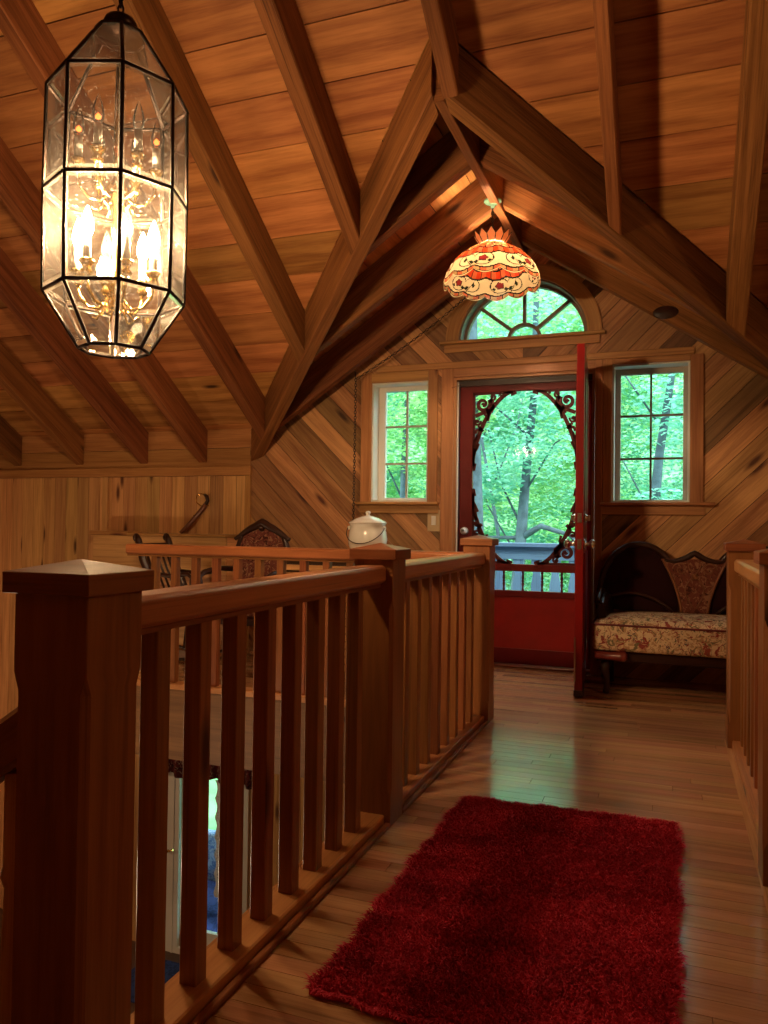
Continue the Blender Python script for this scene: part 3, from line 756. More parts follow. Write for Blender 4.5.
tag(m.build('trim_7', RAIL), 'wooden threshold under the screen door', 'trim', kind='structure')

YS0, YS1 = YW + .075, YW + .11
SX0, SX1 = -1.478, -.522
r = thing('door_1', 'red screen door with scrolled fretwork corners and a spindle row, shut', 'door', ((SX0 + SX1) / 2, YS0, .02), kind='structure')
GX0, GX1 = -1.378, -.622
m = MB(); z = .02
m.box((SX0, YS0, z), (GX0, YS1, 2.055), 2); m.box((GX1, YS0, z), (SX1, YS1, 2.055), 2); m.box((GX0, YS0, 1.985), (GX1, YS1, 2.055), 0); m.box((GX0, YS0, .683), (GX1, YS1, .735), 0); m.box((GX0, YS0, .50), (GX1, YS1, .545), 0); m.box((GX0, YS0, z), (GX1, YS1, .13), 0)
m.build('door_frame', SCRRED, r, bevel=.003)
m = MB(); m.box((GX0, YS0 + .012, .13), (GX1, YS1 - .01, .50), 2); m.build('kick_panel', REDPAINT, r)
m = MB(); m.box((GX0, YS1 - .008, .545), (GX1, YS1 - .005, 1.985), 0); m.build('pane', SCREEN, r)
# spindles
for i in range(5):
    x = GX0 + (GX1 - GX0) * (i + .75) / 5.5
    m = MB(); m.lathe([(.008, .545), (.010, .556), (.006, .565), (.011, .595), (.006, .605), (.012, .614), (.006, .623), (.011, .635), (.006, .665), (.010, .672), (.008, .683)], (x, YS0 + .014, 0), 12)
    m.build('spindle', DKRED, r)
# fretwork
def spiral(cx, cz, r0, turns, a0, sgn, n=30):
    return [(cx + r0 * (1 - .78 * i / n) * math.cos(a0 + sgn * turns * 2 * PI * i / n), cz + r0 * (1 - .78 * i / n) * math.sin(a0 + sgn * turns * 2 * PI * i / n)) for i in range(n + 1)]
def fret(sx, sz, w, h):
    m = MB()
    cx = GX0 if sx > 0 else GX1; cz = 1.985 if sz < 0 else .735
    def T(pts): return [(cx + sx * a, cz + sz * b) for a, b in pts]
    ya, yb = YS0 + .004, YS0 + .020
    # main oval arc from (w,0) on the rail to (0,h) on the stile
    A = [(w * (1 - math.sin(PI / 2 * i / 30) ** 1.25), h * (1 - math.cos(PI / 2 * i / 30) ** 1.25)) for i in range(31)]
    m.ribbon(T(A), [.040] + [.028] * 29 + [.024], ya, yb)
    # border strips against stile and rail
    m.ribbon(T([(.008, 0), (.008, h * 1.02)]), .018, ya, yb); m.ribbon(T([(0, .008), (w * 1.02, .008)]), .018, ya, yb)
    # big scroll in the corner and smaller ones down each side
    m.ribbon(T(spiral(.075, .085, .055, 1.35, -.6, 1)), [.030 - .013 * i / 30 for i in range(31)], ya, yb)
    m.ribbon(T([(.125, .05), (.145, .075), (.15, .11), (.12, .14), (.07, .15), (.02, .17)]), .026, ya, yb)
    m.ribbon(T(spiral(.145, .035, .025, 1.1, 2.2, -1, 18)), .015, ya, yb)
    m.ribbon(T(spiral(.033, .215, .026, 1.1, -.3, 1, 18)), .015, ya, yb)
    m.ribbon(T([(.018, .30), (.030, .275), (.048, .27), (.06, .255)]), .02, ya, yb)
    m.ribbon(T([(.012, .36), (.026, .335), (.036, .31)]), .017, ya, yb)
    for px, pz, rr in ((.075, .085, .014), (.145, .035, .009), (.033, .215, .010), (.20, .022, .010), (.045, .25, .010), (.09, .165, .010)):
        m.ribbon(T([(px - rr, pz), (px, pz), (px + rr, pz)]), [.006, rr * 2, .006], ya, yb)
    m.ribbon(T([(.015, .44), (.030, .41), (.045, .375)]), .016, ya, yb); m.ribbon(T([(.10, .12), (.12, .17), (.11, .21)]), .018, ya, yb); m.ribbon(T([(.05, .26), (.075, .285)]), .022, ya, yb)
    # finials where the arc dies into rail and stile
    m.ribbon(T([(w - .01, .012), (w + .03, .012)]), [.044, .016], ya, yb); m.ribbon(T([(.012, h - .01), (.012, h + .045)]), [.034, .014], ya, yb)
    m.build('fretwork', DKRED, r)
fret(1, -1, .29, .53); fret(-1, -1, .29, .53); fret(1, 1, .27, .50); fret(-1, 1, .27, .50)
m = MB(); m.lathe([(.014, -.03), (.014, -.016), (.022, -.012), (.026, 0), (.02, .012), (0.001, .016)][::-1], (-1.43, YS0 - .0325, .968), 20, axis=1, close=False); m.build('knob', PORC, r, smooth=True)
m = MB(); m.lathe([(.030, 0), (.030, .004)], (-1.43, YS0 - .0045, .968), 20, axis=1); m.build('rose', STEEL, r)
# door closer chain
m = MB()
for i in range(12):
    p = V((-1.512, YW - .03, 2.01)).lerp(V((-1.43, YS0 - .01, 2.055)), (i + .5) / 12)
    m.lathe([(.0005, -.005), (.004, 0), (.0005, .005)], p, 6)
m.build('safety_chain', STEEL, r)

# red slab door standing open at right angles
DX0, DX1, DY0, DY1 = -.532, -.487, 4.635, YW - .026
r = thing('door_2', 'glossy red wooden door standing open edge on in the doorway', 'door', (-.51, YW, .02), kind='structure')
m = MB(); m.box((DX0, DY0, .015), (DX1, DY1, 2.088), 2); m.build('door_slab', REDPAINT, r, bevel=.003)
for xx, s_ in ((DX1, 1), (DX0, -1)):
    for y0, y1, z0, z1 in ((DY0 + .1, DY0 + .38, .2, .85), (DY0 + .45, DY1 - .08, .2, .85), (DY0 + .1, DY0 + .38, 1.1, 1.95), (DY0 + .45, DY1 - .08, 1.1, 1.95)):
        m = MB(); m.box((min(xx, xx + s_ * .006), y0, z0), (max(xx, xx + s_ * .006), y1, z1), 2, chamfer=.003); m.build('raised_panel', REDPAINT, r)
for xx, s_ in ((DX1, 1), (DX0, -1)):
    c = (xx, DY0 + .065, .905)
    m = MB(); prof = [(.030, 0), (.030, .006), (.013, .010), (.013, .030), (.026, .042), (.030, .052), (.026, .062), (.010, .068), (.001, .069)]
    m.lathe([(a, s_ * b) for a, b in prof], c, 24, axis=0); m.build('knob', STEEL, r, smooth=True)
    c = (xx, DY0 + .065, 1.06)
    m = MB(); m.lathe([(a, s_ * b) for a, b in [(.026, 0), (.026, .010), (.018, .016), (.018, .022), (.001, .022)]], c, 20, axis=0); m.box((xx + s_ * .018 - .003, c[1] - .004, c[2] - .016), (xx + s_ * .034 + .003, c[1] + .004, c[2] + .016), 2, chamfer=.002); m.build('deadbolt', STEEL, r)
for zc, h in ((.905, .03), (1.06, .028)):
    m = MB(); m.box((-.522, DY0 - .003, zc - h), (-.497, DY0 + .001, zc + h), 2); m.box((-.516, DY0 - .010, zc - .008), (-.503, DY0 - .002, zc + .008), 2); m.build('strike_latch', STEEL, r)
m = MB(); m.box((DX0 - .004, DY0 - .004, .012), (DX1 + .004, DY0 + .30, .05), 1, chamfer=.003); m.build('door_sweep', BLACKM, r)
m = MB(); m.box((DX0 - .003, DY0 - .002, .10), (DX0 + .006, DY0 + .03, .36), 2); m.build('weather_strip', STEEL, r)
r.location.x -= .058; r.rotation_euler.z = .073

# light switch
r = thing('light_switch', 'almond light switch plate on the wall beside the door casing', 'light switch', (-1.645, YW, .96))
m = MB(); m.box((-1.692, YW - .008, .962), (-1.596, YW - .0006, 1.120), 2, chamfer=.003); m.build('switch_plate', ALMOND, r)
m = MB(); m.box((-1.661, YW - .014, 1.008), (-1.627, YW - .0082, 1.075), 2, chamfer=.002); m.build('rocker', PORC, r)

# ------------------------------------------------------------------ red shag rug
CORN = [V((-.712, 1.495, 0)), V((.012, 1.475, 0)), V((.028, 2.790, 0)), V((-.704, 2.760, 0))]
def rugp(u, v): return CORN[0] * (1 - u) * (1 - v) + CORN[1] * u * (1 - v) + CORN[2] * u * v + CORN[3] * (1 - u) * v
rug = thing('shag_rug', 'dark red shaggy rug lying on the oak hall floor', 'rug', (-.34, 2.1, .0008))
m = MB(); nu, nv = 24, 40
def wob(u, v):
    e = .006 * math.sin(v * 23 + 1) + .004 * math.sin(v * 61); f = .006 * math.sin(u * 19) + .004 * math.sin(u * 47 + 2)
    p = rugp(u, v); return V((p.x + e * (1 if u > .5 else -1) * abs(2 * u - 1), p.y + f * abs(2 * v - 1), 0))
g = [[m.v(wob(i / nu, j / nv) + V((0, 0, .012))) for j in range(nv + 1)] for i in range(nu + 1)]
gb = [[m.v(wob(i / nu, j / nv) + V((0, 0, .001))) for j in range(nv + 1)] for i in range(nu + 1)]
for i in range(nu):
    for j in range(nv):
        m.face([g[i][j], g[i + 1][j], g[i + 1][j + 1], g[i][j + 1]]); m.face([gb[i][j], gb[i][j + 1], gb[i + 1][j + 1], gb[i + 1][j]])
for i in range(nu):
    m.face([g[i][0], gb[i][0], gb[i + 1][0], g[i + 1][0]]); m.face([g[i + 1][nv], gb[i + 1][nv], gb[i][nv], g[i][nv]])
for j in range(nv):
    m.face([g[0][j + 1], gb[0][j + 1], gb[0][j], g[0][j]]); m.face([g[nu][j], gb[nu][j], gb[nu][j + 1], g[nu][j + 1]])
m.build('rug_backing', RUGM, rug)
rg = random.Random(77); verts, faces = [], []
for k in range(90000):
    u, v = rg.random(), rg.random()
    edge = min(u, 1 - u) < .012 or min(v, 1 - v) < .008
    p = wob(u, v)
    h = rg.uniform(.006, .011); lean = rg.uniform(.003, .011); a = rg.uniform(0, 2 * PI)
    if edge: # fringe leaning outwards
        a = math.atan2((v - .5) * 1.75 if min(v, 1 - v) < .008 else 0, (u - .5) if min(u, 1 - u) < .012 else 0) + rg.uniform(-.8, .8); lean = rg.uniform(.006, .024) * (1.6 if rg.random() < .06 else 1); h = rg.uniform(.004, .010)
    dx, dy = math.cos(a) * lean, math.sin(a) * lean; b_ = rg.uniform(0, 2 * PI); wx_, wy_ = math.cos(b_) * .0019, math.sin(b_) * .0019
    n0 = len(verts); zb = .0115 if not edge else .0105
    verts += [(p.x - wx_, p.y - wy_, zb), (p.x + wx_, p.y + wy_, zb), (p.x + dx * .6 + wx_, p.y + dy * .6 + wy_, zb + h * .75), (p.x + dx * .6 - wx_, p.y + dy * .6 - wy_, zb + h * .75), (p.x + dx * 1.2, p.y + dy * 1.2, zb + h * (1 if not edge else .5))]
    faces += [(n0, n0 + 1, n0 + 2, n0 + 3), (n0 + 3, n0 + 2, n0 + 4)]
me = bpy.data.meshes.new('rug_pile'); me.from_pydata([(x + .34, y - 2.1, z) for x, y, z in verts], [], faces); me.materials.append(RUGM)
o = bpy.data.objects.new('rug_pile', me); COL.objects.link(o); o.parent = rug; o['kind'] = 'stuff'

# ------------------------------------------------------------------ Victorian settee
def rounded_box_mesh(m, x0, x1, y0, y1, z0, z1, puff=.03, n=14, nz=6, front_round=.05):
    """puffy cushion"""
    P = {}
    for i in range(n + 1):
        for j in range(n + 1):
            u, v = i / n * 2 - 1, j / n * 2 - 1
            e = (1 - u ** 4) * (1 - v ** 4)
            for k, zz in ((0, z0), (1, z1)):
                z = zz + (puff * e if k else 0)
                P[i, j, k] = m.v(((x0 + x1) / 2 + u * (x1 - x0) / 2, (y0 + y1) / 2 + v * (y1 - y0) / 2, z))
    for i in range(n):
        for j in range(n):
            m.face([P[i, j, 1], P[i + 1, j, 1], P[i + 1, j + 1, 1], P[i, j + 1, 1]], smooth=True); m.face([P[i, j, 0], P[i, j + 1, 0], P[i + 1, j + 1, 0], P[i + 1, j, 0]], smooth=True)
    for i in range(n):
        m.face([P[i, 0, 0], P[i + 1, 0, 0], P[i + 1, 0, 1], P[i, 0, 1]], smooth=True); m.face([P[i + 1, n, 0], P[i, n, 0], P[i, n, 1], P[i + 1, n, 1]], smooth=True)
        m.face([P[0, i + 1, 0], P[0, i, 0], P[0, i, 1], P[0, i + 1, 1]], smooth=True); m.face([P[n, i, 0], P[n, i + 1, 0], P[n, i + 1, 1], P[n, i, 1]], smooth=True)
SXC = .137
st = thing('settee', 'Victorian settee with floral tapestry seat and carved centre back by the wall', 'settee', (SXC, 5.08, .001))
m = MB(); rounded_box_mesh(m, SXC - .585, SXC + .585, 4.79, 5.30, .265, .435, .045); cush = m.build('seat_cushion', FLORAL, st, bevel=.03, segs=4, smooth=True)
m = MB(); ex = SXC - .588; ex2 = SXC + .588
m.tube([(ex, 5.2, .425), (ex, 4.815, .425), (ex + .03, 4.787, .425), (ex2 - .03, 4.787, .425), (ex2, 4.815, .425), (ex2, 5.2, .425)], .006, 8); under(m.build('piping', plain('burgundy_cord', (.16, .02, .02), .7, noise=.1), st), cush)
m = MB(); m.box((SXC - .54, 4.84, .20), (SXC + .54, 4.88, .266), 0, chamfer=.01); m.box((SXC - .54, 5.22, .20), (SXC + .54, 5.26, .266), 0); m.box((SXC - .56, 4.84, .20), (SXC - .52, 5.26, .266), 1); m.box((SXC + .52, 4.84, .20), (SXC + .56, 5.26, .266), 1); m.build('seat_frame', OLDWOOD, st)
for s_ in (-1, 1):   # scrolled corner blocks
    m = MB(); m.lathe([(.018, -.10), (.03, -.09), (.032, .02), (.038, .05), (.038, .075), (.02, .09)], (SXC + s_ * .47 , 4.805, .238), 16, axis=0, scale=(1, .8)); m.build('scroll_bracket', plain('red_mahogany', (.20, .028, .020), .3, coat=.4, noise=.3), st)
    for y, back in ((4.87, 0), (5.25, 1)):
        m = MB(); pts = [(SXC + s_ * .50, y, .21), (SXC + s_ * .515, y - .012, .15), (SXC + s_ * .50, y, .08), (SXC + s_ * .505, y - (.02 if not back else -.03), .004)]
        m.tube(pts, [.032, .03, .017, .02], 10); m.build('leg', OLDWOOD, st)
YBk = 5.31
def dome(s_):
    cxd = SXC + s_ * .335
    def pt(a):   # outline of the upholstered wing back
        return (cxd + s_ * -.0 + .255 * math.cos(a), .47 + .43 * max(0, math.sin(a)) ** .8)
    pts = [pt(PI * i / 30) for i in range(31)]
    m = MB(); nr = 7
    rings = []
    for k in range(nr + 1):
        f = k / nr; rings.append([m.v((cxd + (p[0] - cxd) * (1 - f), YBk - .05 * math.sin(f * PI / 2) ** .6, .47 + (p[1] - .47) * (1 - f))) for p in pts])
    for k in range(nr):
        for i in range(30): m.face([rings[k][i], rings[k][i + 1], rings[k + 1][i + 1], rings[k + 1][i]], smooth=True)
    m.prism([(p[0], p[1]) for p in pts], lambda u, v, w: (u, YBk + .02 - w, v), .019, back=True)
    bp_ = m.build('back_panel', MAROON, st)
    m = MB(); m.tube([(p[0], YBk - .004, p[1]) for p in pts], .020, 8); under(m.build('back_rail', OLDWOOD, st), bp_)
dome(-1); dome(1)
# carved centre splat: narrow waist, wide top
def splat_w(t): return .078 + .115 * t ** 1.6
m = MB(); pl = [(SXC - splat_w(i / 16), .47 + .34 * i / 16) for i in range(17)]; pr = [(SXC + splat_w(i / 16), .47 + .34 * i / 16) for i in range(17)]
m.prism(pr[:1] and ([pl[0]] + pr + pl[:0:-1]), lambda u, v, w: (u, YBk - .01 - w, v), .025, back=True); splat = m.build('centre_splat', DAMASK, st)
LWOOD = wood('splat_edge_wood', (.30, .11, .05), (.16, .05, .02), .35)
for q in (pl, pr):
    m = MB(); m.tube([(p[0], YBk - .037, p[1]) for p in q], .009, 8); under(m.build('splat_edge', LWOOD, st), splat)
m = MB(); top = [(SXC + (i / 20 - .5) * .40, .81 + .016 * math.cos((i / 20 - .5) * PI * 3) * (1 if True else 0) + .022 * max(0, 1 - abs(i / 20 - .5) * 8)) for i in range(21)]
m.tube([(p[0], YBk - .028, p[1]) for p in top], [.010 + .010 * math.sin(PI * i / 20) for i in range(21)], 8); m.build('crest_rail', OLDWOOD, st)
# raised carving on the splat
m = MB()
for s_ in (-1, 1):
    m.tube([(SXC + s_ * (.02 + .045 * math.sin(t * 5)) * (.5 + t), YBk - .038, .50 + .29 * t) for t in [i / 24 for i in range(25)]], .0045, 6)
    m.tube([(SXC + s_ * p[0], YBk - .038, p[1]) for p in spiral(.085, .745, .045, 1.3, 0, 1, 24)], .005, 6)
m.lathe([(.001, -.012), (.016, -.006), (.02, 0)], (SXC, YBk - .037, .70), 12, axis=1)
under(m.build('carving', LWOOD, st), splat)
for s_ in (-1, 1):   # low upholstered arms, curved
    m = MB(); rows = []
    arcp = [(SXC + s_ * (.565 - .02 * t), 4.93 + .36 * t, .475 + .13 * math.sin(PI * min(1, t * .62 + .18))) for t in [i / 14 for i in range(15)]]
    m.tube(arcp, .018, 8); m.build('arm_rail', OLDWOOD, st)
    m = MB()
    A = [m.v((p[0], p[1], p[2] - .01)) for p in arcp]; B = [m.v((p[0] - s_ * .0, p[1], .44)) for p in arcp]; A2 = [m.v((p[0] - s_ * .045, p[1], p[2] - .02)) for p in arcp]; B2 = [m.v((p[0] - s_ * .05, p[1], .44)) for p in arcp]
    for i in range(14):
        m.face([A[i], A[i + 1], B[i + 1], B[i]], smooth=True); m.face([A2[i], B2[i], B2[i + 1], A2[i + 1]], smooth=True); m.face([A[i], A2[i], A2[i + 1], A[i + 1]], smooth=True)
    m.face([A[0], B[0], B2[0], A2[0]]); m.face([A[14], A2[14], B2[14], B[14]])
    m.build('arm_pad', BLACKM, st)
    # curved wing rail in front of the back
    m = MB(); cv = [(SXC + s_ * (.53 - .40 * t), 5.20 + .06 * t, .47 + .115 * math.sin(PI * (.22 + .78 * t)) ** .8 if t < 1 else .47) for t in [i / 20 for i in range(21)]]
    m.tube(cv, .010, 8); m.build('wing_rail', OLDWOOD, st)

# ------------------------------------------------------------------ carved armchair behind the cross railing
ac = thing('carved_armchair', 'dark carved armchair with red patterned back behind the cross railing', 'armchair', (-2.86, 5.0, .001))
cx = -2.86
def aout(t):  # back outline half: t 0..1 bottom to top
    return .17 + .06 * math.sin(PI * t)
L_ = [(cx - aout(i / 14), .46 + .46 * i / 14) for i in range(15)]; R_ = [(cx + aout(i / 14), .46 + .46 * i / 14) for i in range(15)]
topc = [(cx + .17 - .34 * i / 16, .92 + .035 * math.sin(PI * i / 16)) for i in range(17)]
m = MB(); m.prism([L_[0]] + R_ + topc[1:-1] + L_[:0:-1], lambda u, v, w: (u, 5.10 - w, v), .04, back=True); m.build('back_panel', DAMASK, ac)
m = MB()
m.tube([(p[0], 5.07, p[1]) for p in L_], .022, 8); m.build('back_post', OLDWOOD, ac); m = MB(); m.tube([(p[0], 5.07, p[1]) for p in R_], .022, 8); m.build('back_post', OLDWOOD, ac)
m = MB(); cr = [(cx + (i / 24 - .5) * .46, .885 + .105 * math.cos((i / 24 - .5) * PI) ** 1.2 + .022 * max(0, 1 - abs(i / 24 - .5) * 9)) for i in range(25)]
m.tube([(p[0], 5.06, p[1]) for p in cr], [.014 + .016 * math.sin(PI * i / 24) for i in range(25)], 10)
m.lathe([(.001, -.03), (.02, -.02), (.03, 0), (.02, .012), (.001, .016)], (cx, 5.05, .972), 12, axis=1); m.build('crest_rail', OLDWOOD, ac)
m = MB(); rounded_box_mesh(m, cx - .24, cx + .24, 4.62, 5.05, .36, .45, .04); m.build('seat_cushion', DAMASK, ac, bevel=.02, segs=3, smooth=True)
m = MB(); m.box((cx - .25, 4.61, .30), (cx + .25, 5.08, .359), 0, chamfer=.01); m.build('seat_frame', OLDWOOD, ac)
for s_ in (-1, 1):
    m = MB(); m.tube([(cx + s_ * .235, 5.06, .66), (cx + s_ * .27, 4.9, .67), (cx + s_ * .275, 4.72, .65), (cx + s_ * .26, 4.64, .62), (cx + s_ * .25, 4.66, .50), (cx + s_ * .235, 4.66, .36)], .02, 8); m.build('arm', OLDWOOD, ac)
    for y in (4.65, 5.05):
        m = MB(); m.tube([(cx + s_ * .225, y, .31), (cx + s_ * .235, y - .01, .22), (cx + s_ * .22, y, .1), (cx + s_ * .225, y - .02, .004)], [.028, .028, .016, .02], 8); m.build('leg', OLDWOOD, ac)

# ------------------------------------------------------------------ dark rocking chair at the end of the cross railing
rc = thing('rocking_chair', 'dark rocking chair tilted back behind the left end of the cross railing', 'rocking chair', (-3.45, 4.9, .0))
def P2(a, b, y): return (-3.72 + (a + 3.72) * .70, y, b * .955)
for y in (4.72, 5.08):
    m = MB(); m.tube([P2(-3.72, .945, y), P2(-3.705, .91, y), P2(-3.64, .76, y), P2(-3.50, .56, y), P2(-3.40, .40, y)], [.016, .026, .03, .03, .024], 10)
    m.tube([P2(p[0], p[1], y) for p in spiral(-3.735, .925, .028, 1.2, .4, 1, 16)], .013, 8); m.build('back_post', OLDWOOD, rc)
    m = MB(); rk = [P2(-3.75 + .95 * t, .013 + .16 * (t - .55) ** 2 * 1.6, y) for t in [i / 16 for i in range(17)]]
    m.tube(rk, .012, 8); m.build('rocker', OLDWOOD, rc)
    for xa, xb in ((-3.40, -3.46), (-3.02, -2.98 - .07)):
        m = MB(); m.tube([P2(xa, .40, y), P2(xb, .035, y)], [.018, .015], 8); m.build('leg', OLDWOOD, rc)
    m = MB(); m.tube([P2(-3.59, .66, y), P2(-3.3, .64, y), P2(-3.08, .66, y), P2(-3.03, .63, y), P2(-3.04, .42, y)], .016, 8); m.build('arm', OLDWOOD, rc)
m = MB(); m.box((-3.52, 4.70, .377), (-3.22, 5.10, .405), 1, chamfer=.008); m.build('seat', OLDWOOD, rc)
m = MB(); m.beam((-3.697, 4.74, .80), (-3.697, 5.06, .80), .02, .09, (-.35, 0, 1), chamfer=.005); m.build('crest_rail', OLDWOOD, rc)
for i in range(5):
    y = 4.78 + i * .06
    m = MB(); m.tube([P2(-3.675, .83, y), P2(-3.60, .70, y), P2(-3.42, .425, y)], .009, 6); m.build('back_spindle', OLDWOOD, rc)

# ledge box under the eave wall
r = thing('wall_ledge', 'low boxed pine ledge against the eave wall behind the cross railing', 'ledge', (-3.95, 5.35, .001))
m = MB(); planks(m, [[(-4.59, .002), (-3.29, .002), (-3.29, .888), (-4.59, .888)]], 0, .30, lambda u, v, w: (u, 5.27 - w, v), .018, seed=41); m.box((-4.59, 5.27, .002), (-3.29, 5.415, .888), 0); m.build('ledge_front', PINE, r)
m = MB(); m.box((-4.62, 5.235, .889), (-4.22, 5.415, .925), 0, chamfer=.006); m.build('ledge_cap', PINE_TRIM, r)
m = MB(); m.box((-4.219, 5.22, .889), (-3.28, 5.415, .912), 0, chamfer=.006); m.build('ledge_shelf', PINE_TRIM, r)

# sheathed sabre leaning on the wall
r = thing('sabre', 'brown sheathed sabre with a thin brass guard leaning on the board wall', 'sabre', (-3.75, 5.3, .913))
a, b_ = V((-3.76, 5.31, .916)), V((-3.60, 5.425, 1.150)); d = b_ - a
m = MB(); m.tube([a + d * t + V((.012 * math.sin(t * PI), 0, 0)) for t in [i / 8 for i in range(9)]], [.015, .017, .018, .019, .02, .021, .021, .022, .022], 8); m.build('scabbard', wood('brown_leather', (.16, .05, .025), (.08, .02, .01), .35), r)
m = MB(); m.tube([b_, b_ + V((.02, 0, .035)), b_ + V((.012, 0, .07)), b_ + V((-.01, 0, .085))], [.018, .016, .016, .012], 8); m.build('grip', OLDWOOD, r)
m = MB(); m.tube([b_ + V(p) for p in ((.0, 0, -.008), (-.045, -.003, -.006), (-.080, -.005, .018), (-.092, -.005, .048), (-.080, -.005, .078), (-.045, -.003, .092), (-.010, 0, .088))], .0055, 6); m.tube([b_ + V((-.02, 0, -.012)), b_ + V((.03, 0, -.004))], .008, 6); m.build('guard', BRASS, r)
m = MB(); m.lathe([(.022, -.004), (.023, 0), (.022, .004)], a + d * .62, 10); m.build('scabbard_ring', STEEL, r)

# slatted stand with the lidded pot
r = thing('slatted_stand', 'wooden slat-front stand behind the cross railing under the white pot', 'stand', (-2.02, 4.65, .001))
for x in (-2.38, -1.66):
    for y in (4.48, 4.82): m = MB(); m.box((x - .02, y - .02, .002), (x + .02, y + .02, .78), 2); m.build('corner_post', PINE, r)
m = MB()
for i in range(14): m.box((-2.36, 4.465, .08 + i * .048), (-1.68, 4.48, .115 + i * .048), 0)
m.build('slats', PINE, r)
m = MB(); m.box((-2.36, 4.50, .06), (-1.68, 4.80, .76), 0); m.build('inner_box', BACK, r)
m = MB(); m.box((-2.42, 4.44, .781), (-1.62, 4.86, .812), 0, chamfer=.006); m.build('stand_top', PINE_TRIM, r)
pt = thing('enamel_pot', 'white lidded enamel pot with a wire bail handle on the slatted stand', 'pot', (-1.85, 4.65, .813))
m = MB(); m.lathe([(.001, .0), (.085, .0), (.10, .008), (.122, .05), (.128, .09), (.122, .14), (.112, .175), (.118, .19), (.122, .196), (.112, .197)], (-1.85, 4.65, .813), 40, close=False); m.build('pot_body', PORC, pt, smooth=True)
m = MB(); m.lathe([(.124, .198), (.126, .203), (.115, .212), (.075, .232), (.035, .246), (.014, .25), (.012, .258), (.018, .268), (.014, .278), (.001, .281)], (-1.85, 4.65, .813), 40); m.build('pot_lid', PORC, pt, smooth=True)
m = MB(); m.tube([(-1.85 + .128 * math.cos(a), 4.65 - .03 - .115 * math.sin(a) , .813 + .17 - .10 * math.sin(a)) for a in [PI * i / 20 for i in range(21)]], .003, 6); m.build('bail_handle', BRONZE, pt)
for s_ in (-1, 1):
    m = MB(); m.lathe([(.012, -.008), (.014, 0), (.012, .008)], (-1.85 + s_ * .122, 4.63, .983), 10, axis=0); m.build('handle_lug', PORC, pt)

# ------------------------------------------------------------------ glass hall lantern
LS = 1.10; LX, LY = -1.488 * LS, 1.772 * LS
def LZ(z): return 1 + (z - 1) * LS
ln = thing('hall_lantern', 'tall eight sided glass lantern with candle lights hanging over the stairwell', 'lantern', (LX, LY, 1.487))
view = math.atan2(-LY, -LX)
def lan(m, name, mat, **kw):
    """lantern part drawn at nominal size about (0,0), then scaled to its place"""
    for v in m.bm.verts: v.co = V((LX + v.co.x * LS, LY + v.co.y * LS, LZ(v.co.z)))
    return m.build(name, mat, ln, **kw)
def oct_(rad, z): return [V((rad * math.cos(view + PI / 4 * i + .04), rad * math.sin(view + PI / 4 * i + .04), z)) for i in range(8)]
LV = [(1.487, .095), (1.638, .190), (1.922, .193), (2.212, .190), (2.388, .072)]
ringsL = [oct_(r_, z_) for z_, r_ in LV]
m = MB()
for k, rr in enumerate(ringsL):
    for i in range(8):
        m.tube([rr[i], rr[(i + 1) % 8]], .0052, 6)
        if k < 4: m.tube([rr[i], ringsL[k + 1][i]], .0052, 6)
lan(m, 'came_frame', LEAD)
for k in range(4):
    for i in range(8):
        q = [ringsL[k][i], ringsL[k][(i + 1) % 8], ringsL[k + 1][(i + 1) % 8], ringsL[k + 1][i]]
        c = sum(q, V((0, 0, 0))) / 4; nn = (q[1] - q[0]).cross(q[3] - q[0]).normalized()
        q = [c + (p - c) * .985 for p in q]
        m = MB(); vs = [m.v(p) for p in q]; m.face(vs); pn = lan(m, 'pane', LGLASS)
        inn = []
        for p in q:
            dv = c - p; inn.append(p + dv.normalized() * .016)
        m = MB(); vo = [m.v(p + nn * .0012) for p in q]; vi = [m.v(p + nn * .0022) for p in inn]
        for e in range(4): m.face([vo[e], vo[(e + 1) % 4], vi[(e + 1) % 4], vi[e]])
        under(lan(m, 'bevel_edge', BEVEL), pn)
m = MB(); vs = [m.v(p) for p in oct_(.093, 1.4875)]; m.face(vs); lan(m, 'bottom_pane', LGLASS)
m = MB(); m.lathe([(.074, 2.387), (.072, 2.392), (.018, 2.394), (.018, 2.400), (.038, 2.405), (.048, 2.421), (.042, 2.436), (.022, 2.446), (.010, 2.456), (.001, 2.46)], (0, 0, 0), 28); lan(m, 'crown_cap', BRONZE, smooth=True)
def chain(m, pts, link=.03, r=.0035):
    d = [V(p) for p in pts]; acc = []
    for a, b in zip(d, d[1:]):
        n = max(1, int((b - a).length / (link * .72)))
        acc += [a.lerp(b, i / n) for i in range(n)]
    acc.append(d[-1])
    for i, (a, b) in enumerate(zip(acc, acc[1:])):
        c = (a + b) / 2; t = (b - a).normalized(); x = t.cross(V((1, .3, .2))).normalized(); y = t.cross(x); s1 = x if i % 2 else y
        m.tube([c + t * (link / 2 * math.cos(2 * PI * k / 10)) + s1 * (link * .3 * math.sin(2 * PI * k / 10)) for k in range(11)], r, 5)
m = MB(); chain(m, [(LX, LY, LZ(2.458)), (LX, LY, zm(LY) - .03)]); m.build('chain', BRONZE, ln)
m = MB(); m.tube([(0, 0, 2.30), (0, 0, 2.386)], .006, 8); m.lathe([(.012, 1.60), (.02, 1.61), (.012, 1.63), (.018, 1.66), (.03, 1.68), (.018, 1.70), (.009, 1.72), (.009, 1.80), (.016, 1.83), (.009, 1.86), (.012, 1.90), (.024, 1.93), (.032, 1.945), (.022, 1.965), (.010, 1.98), (.016, 2.01), (.009, 2.04), (.014, 2.07), (.008, 2.10), (.013, 2.13), (.006, 2.16), (.006, 2.31)], (0, 0, 0), 16); lan(m, 'stem', BRASS, smooth=True)
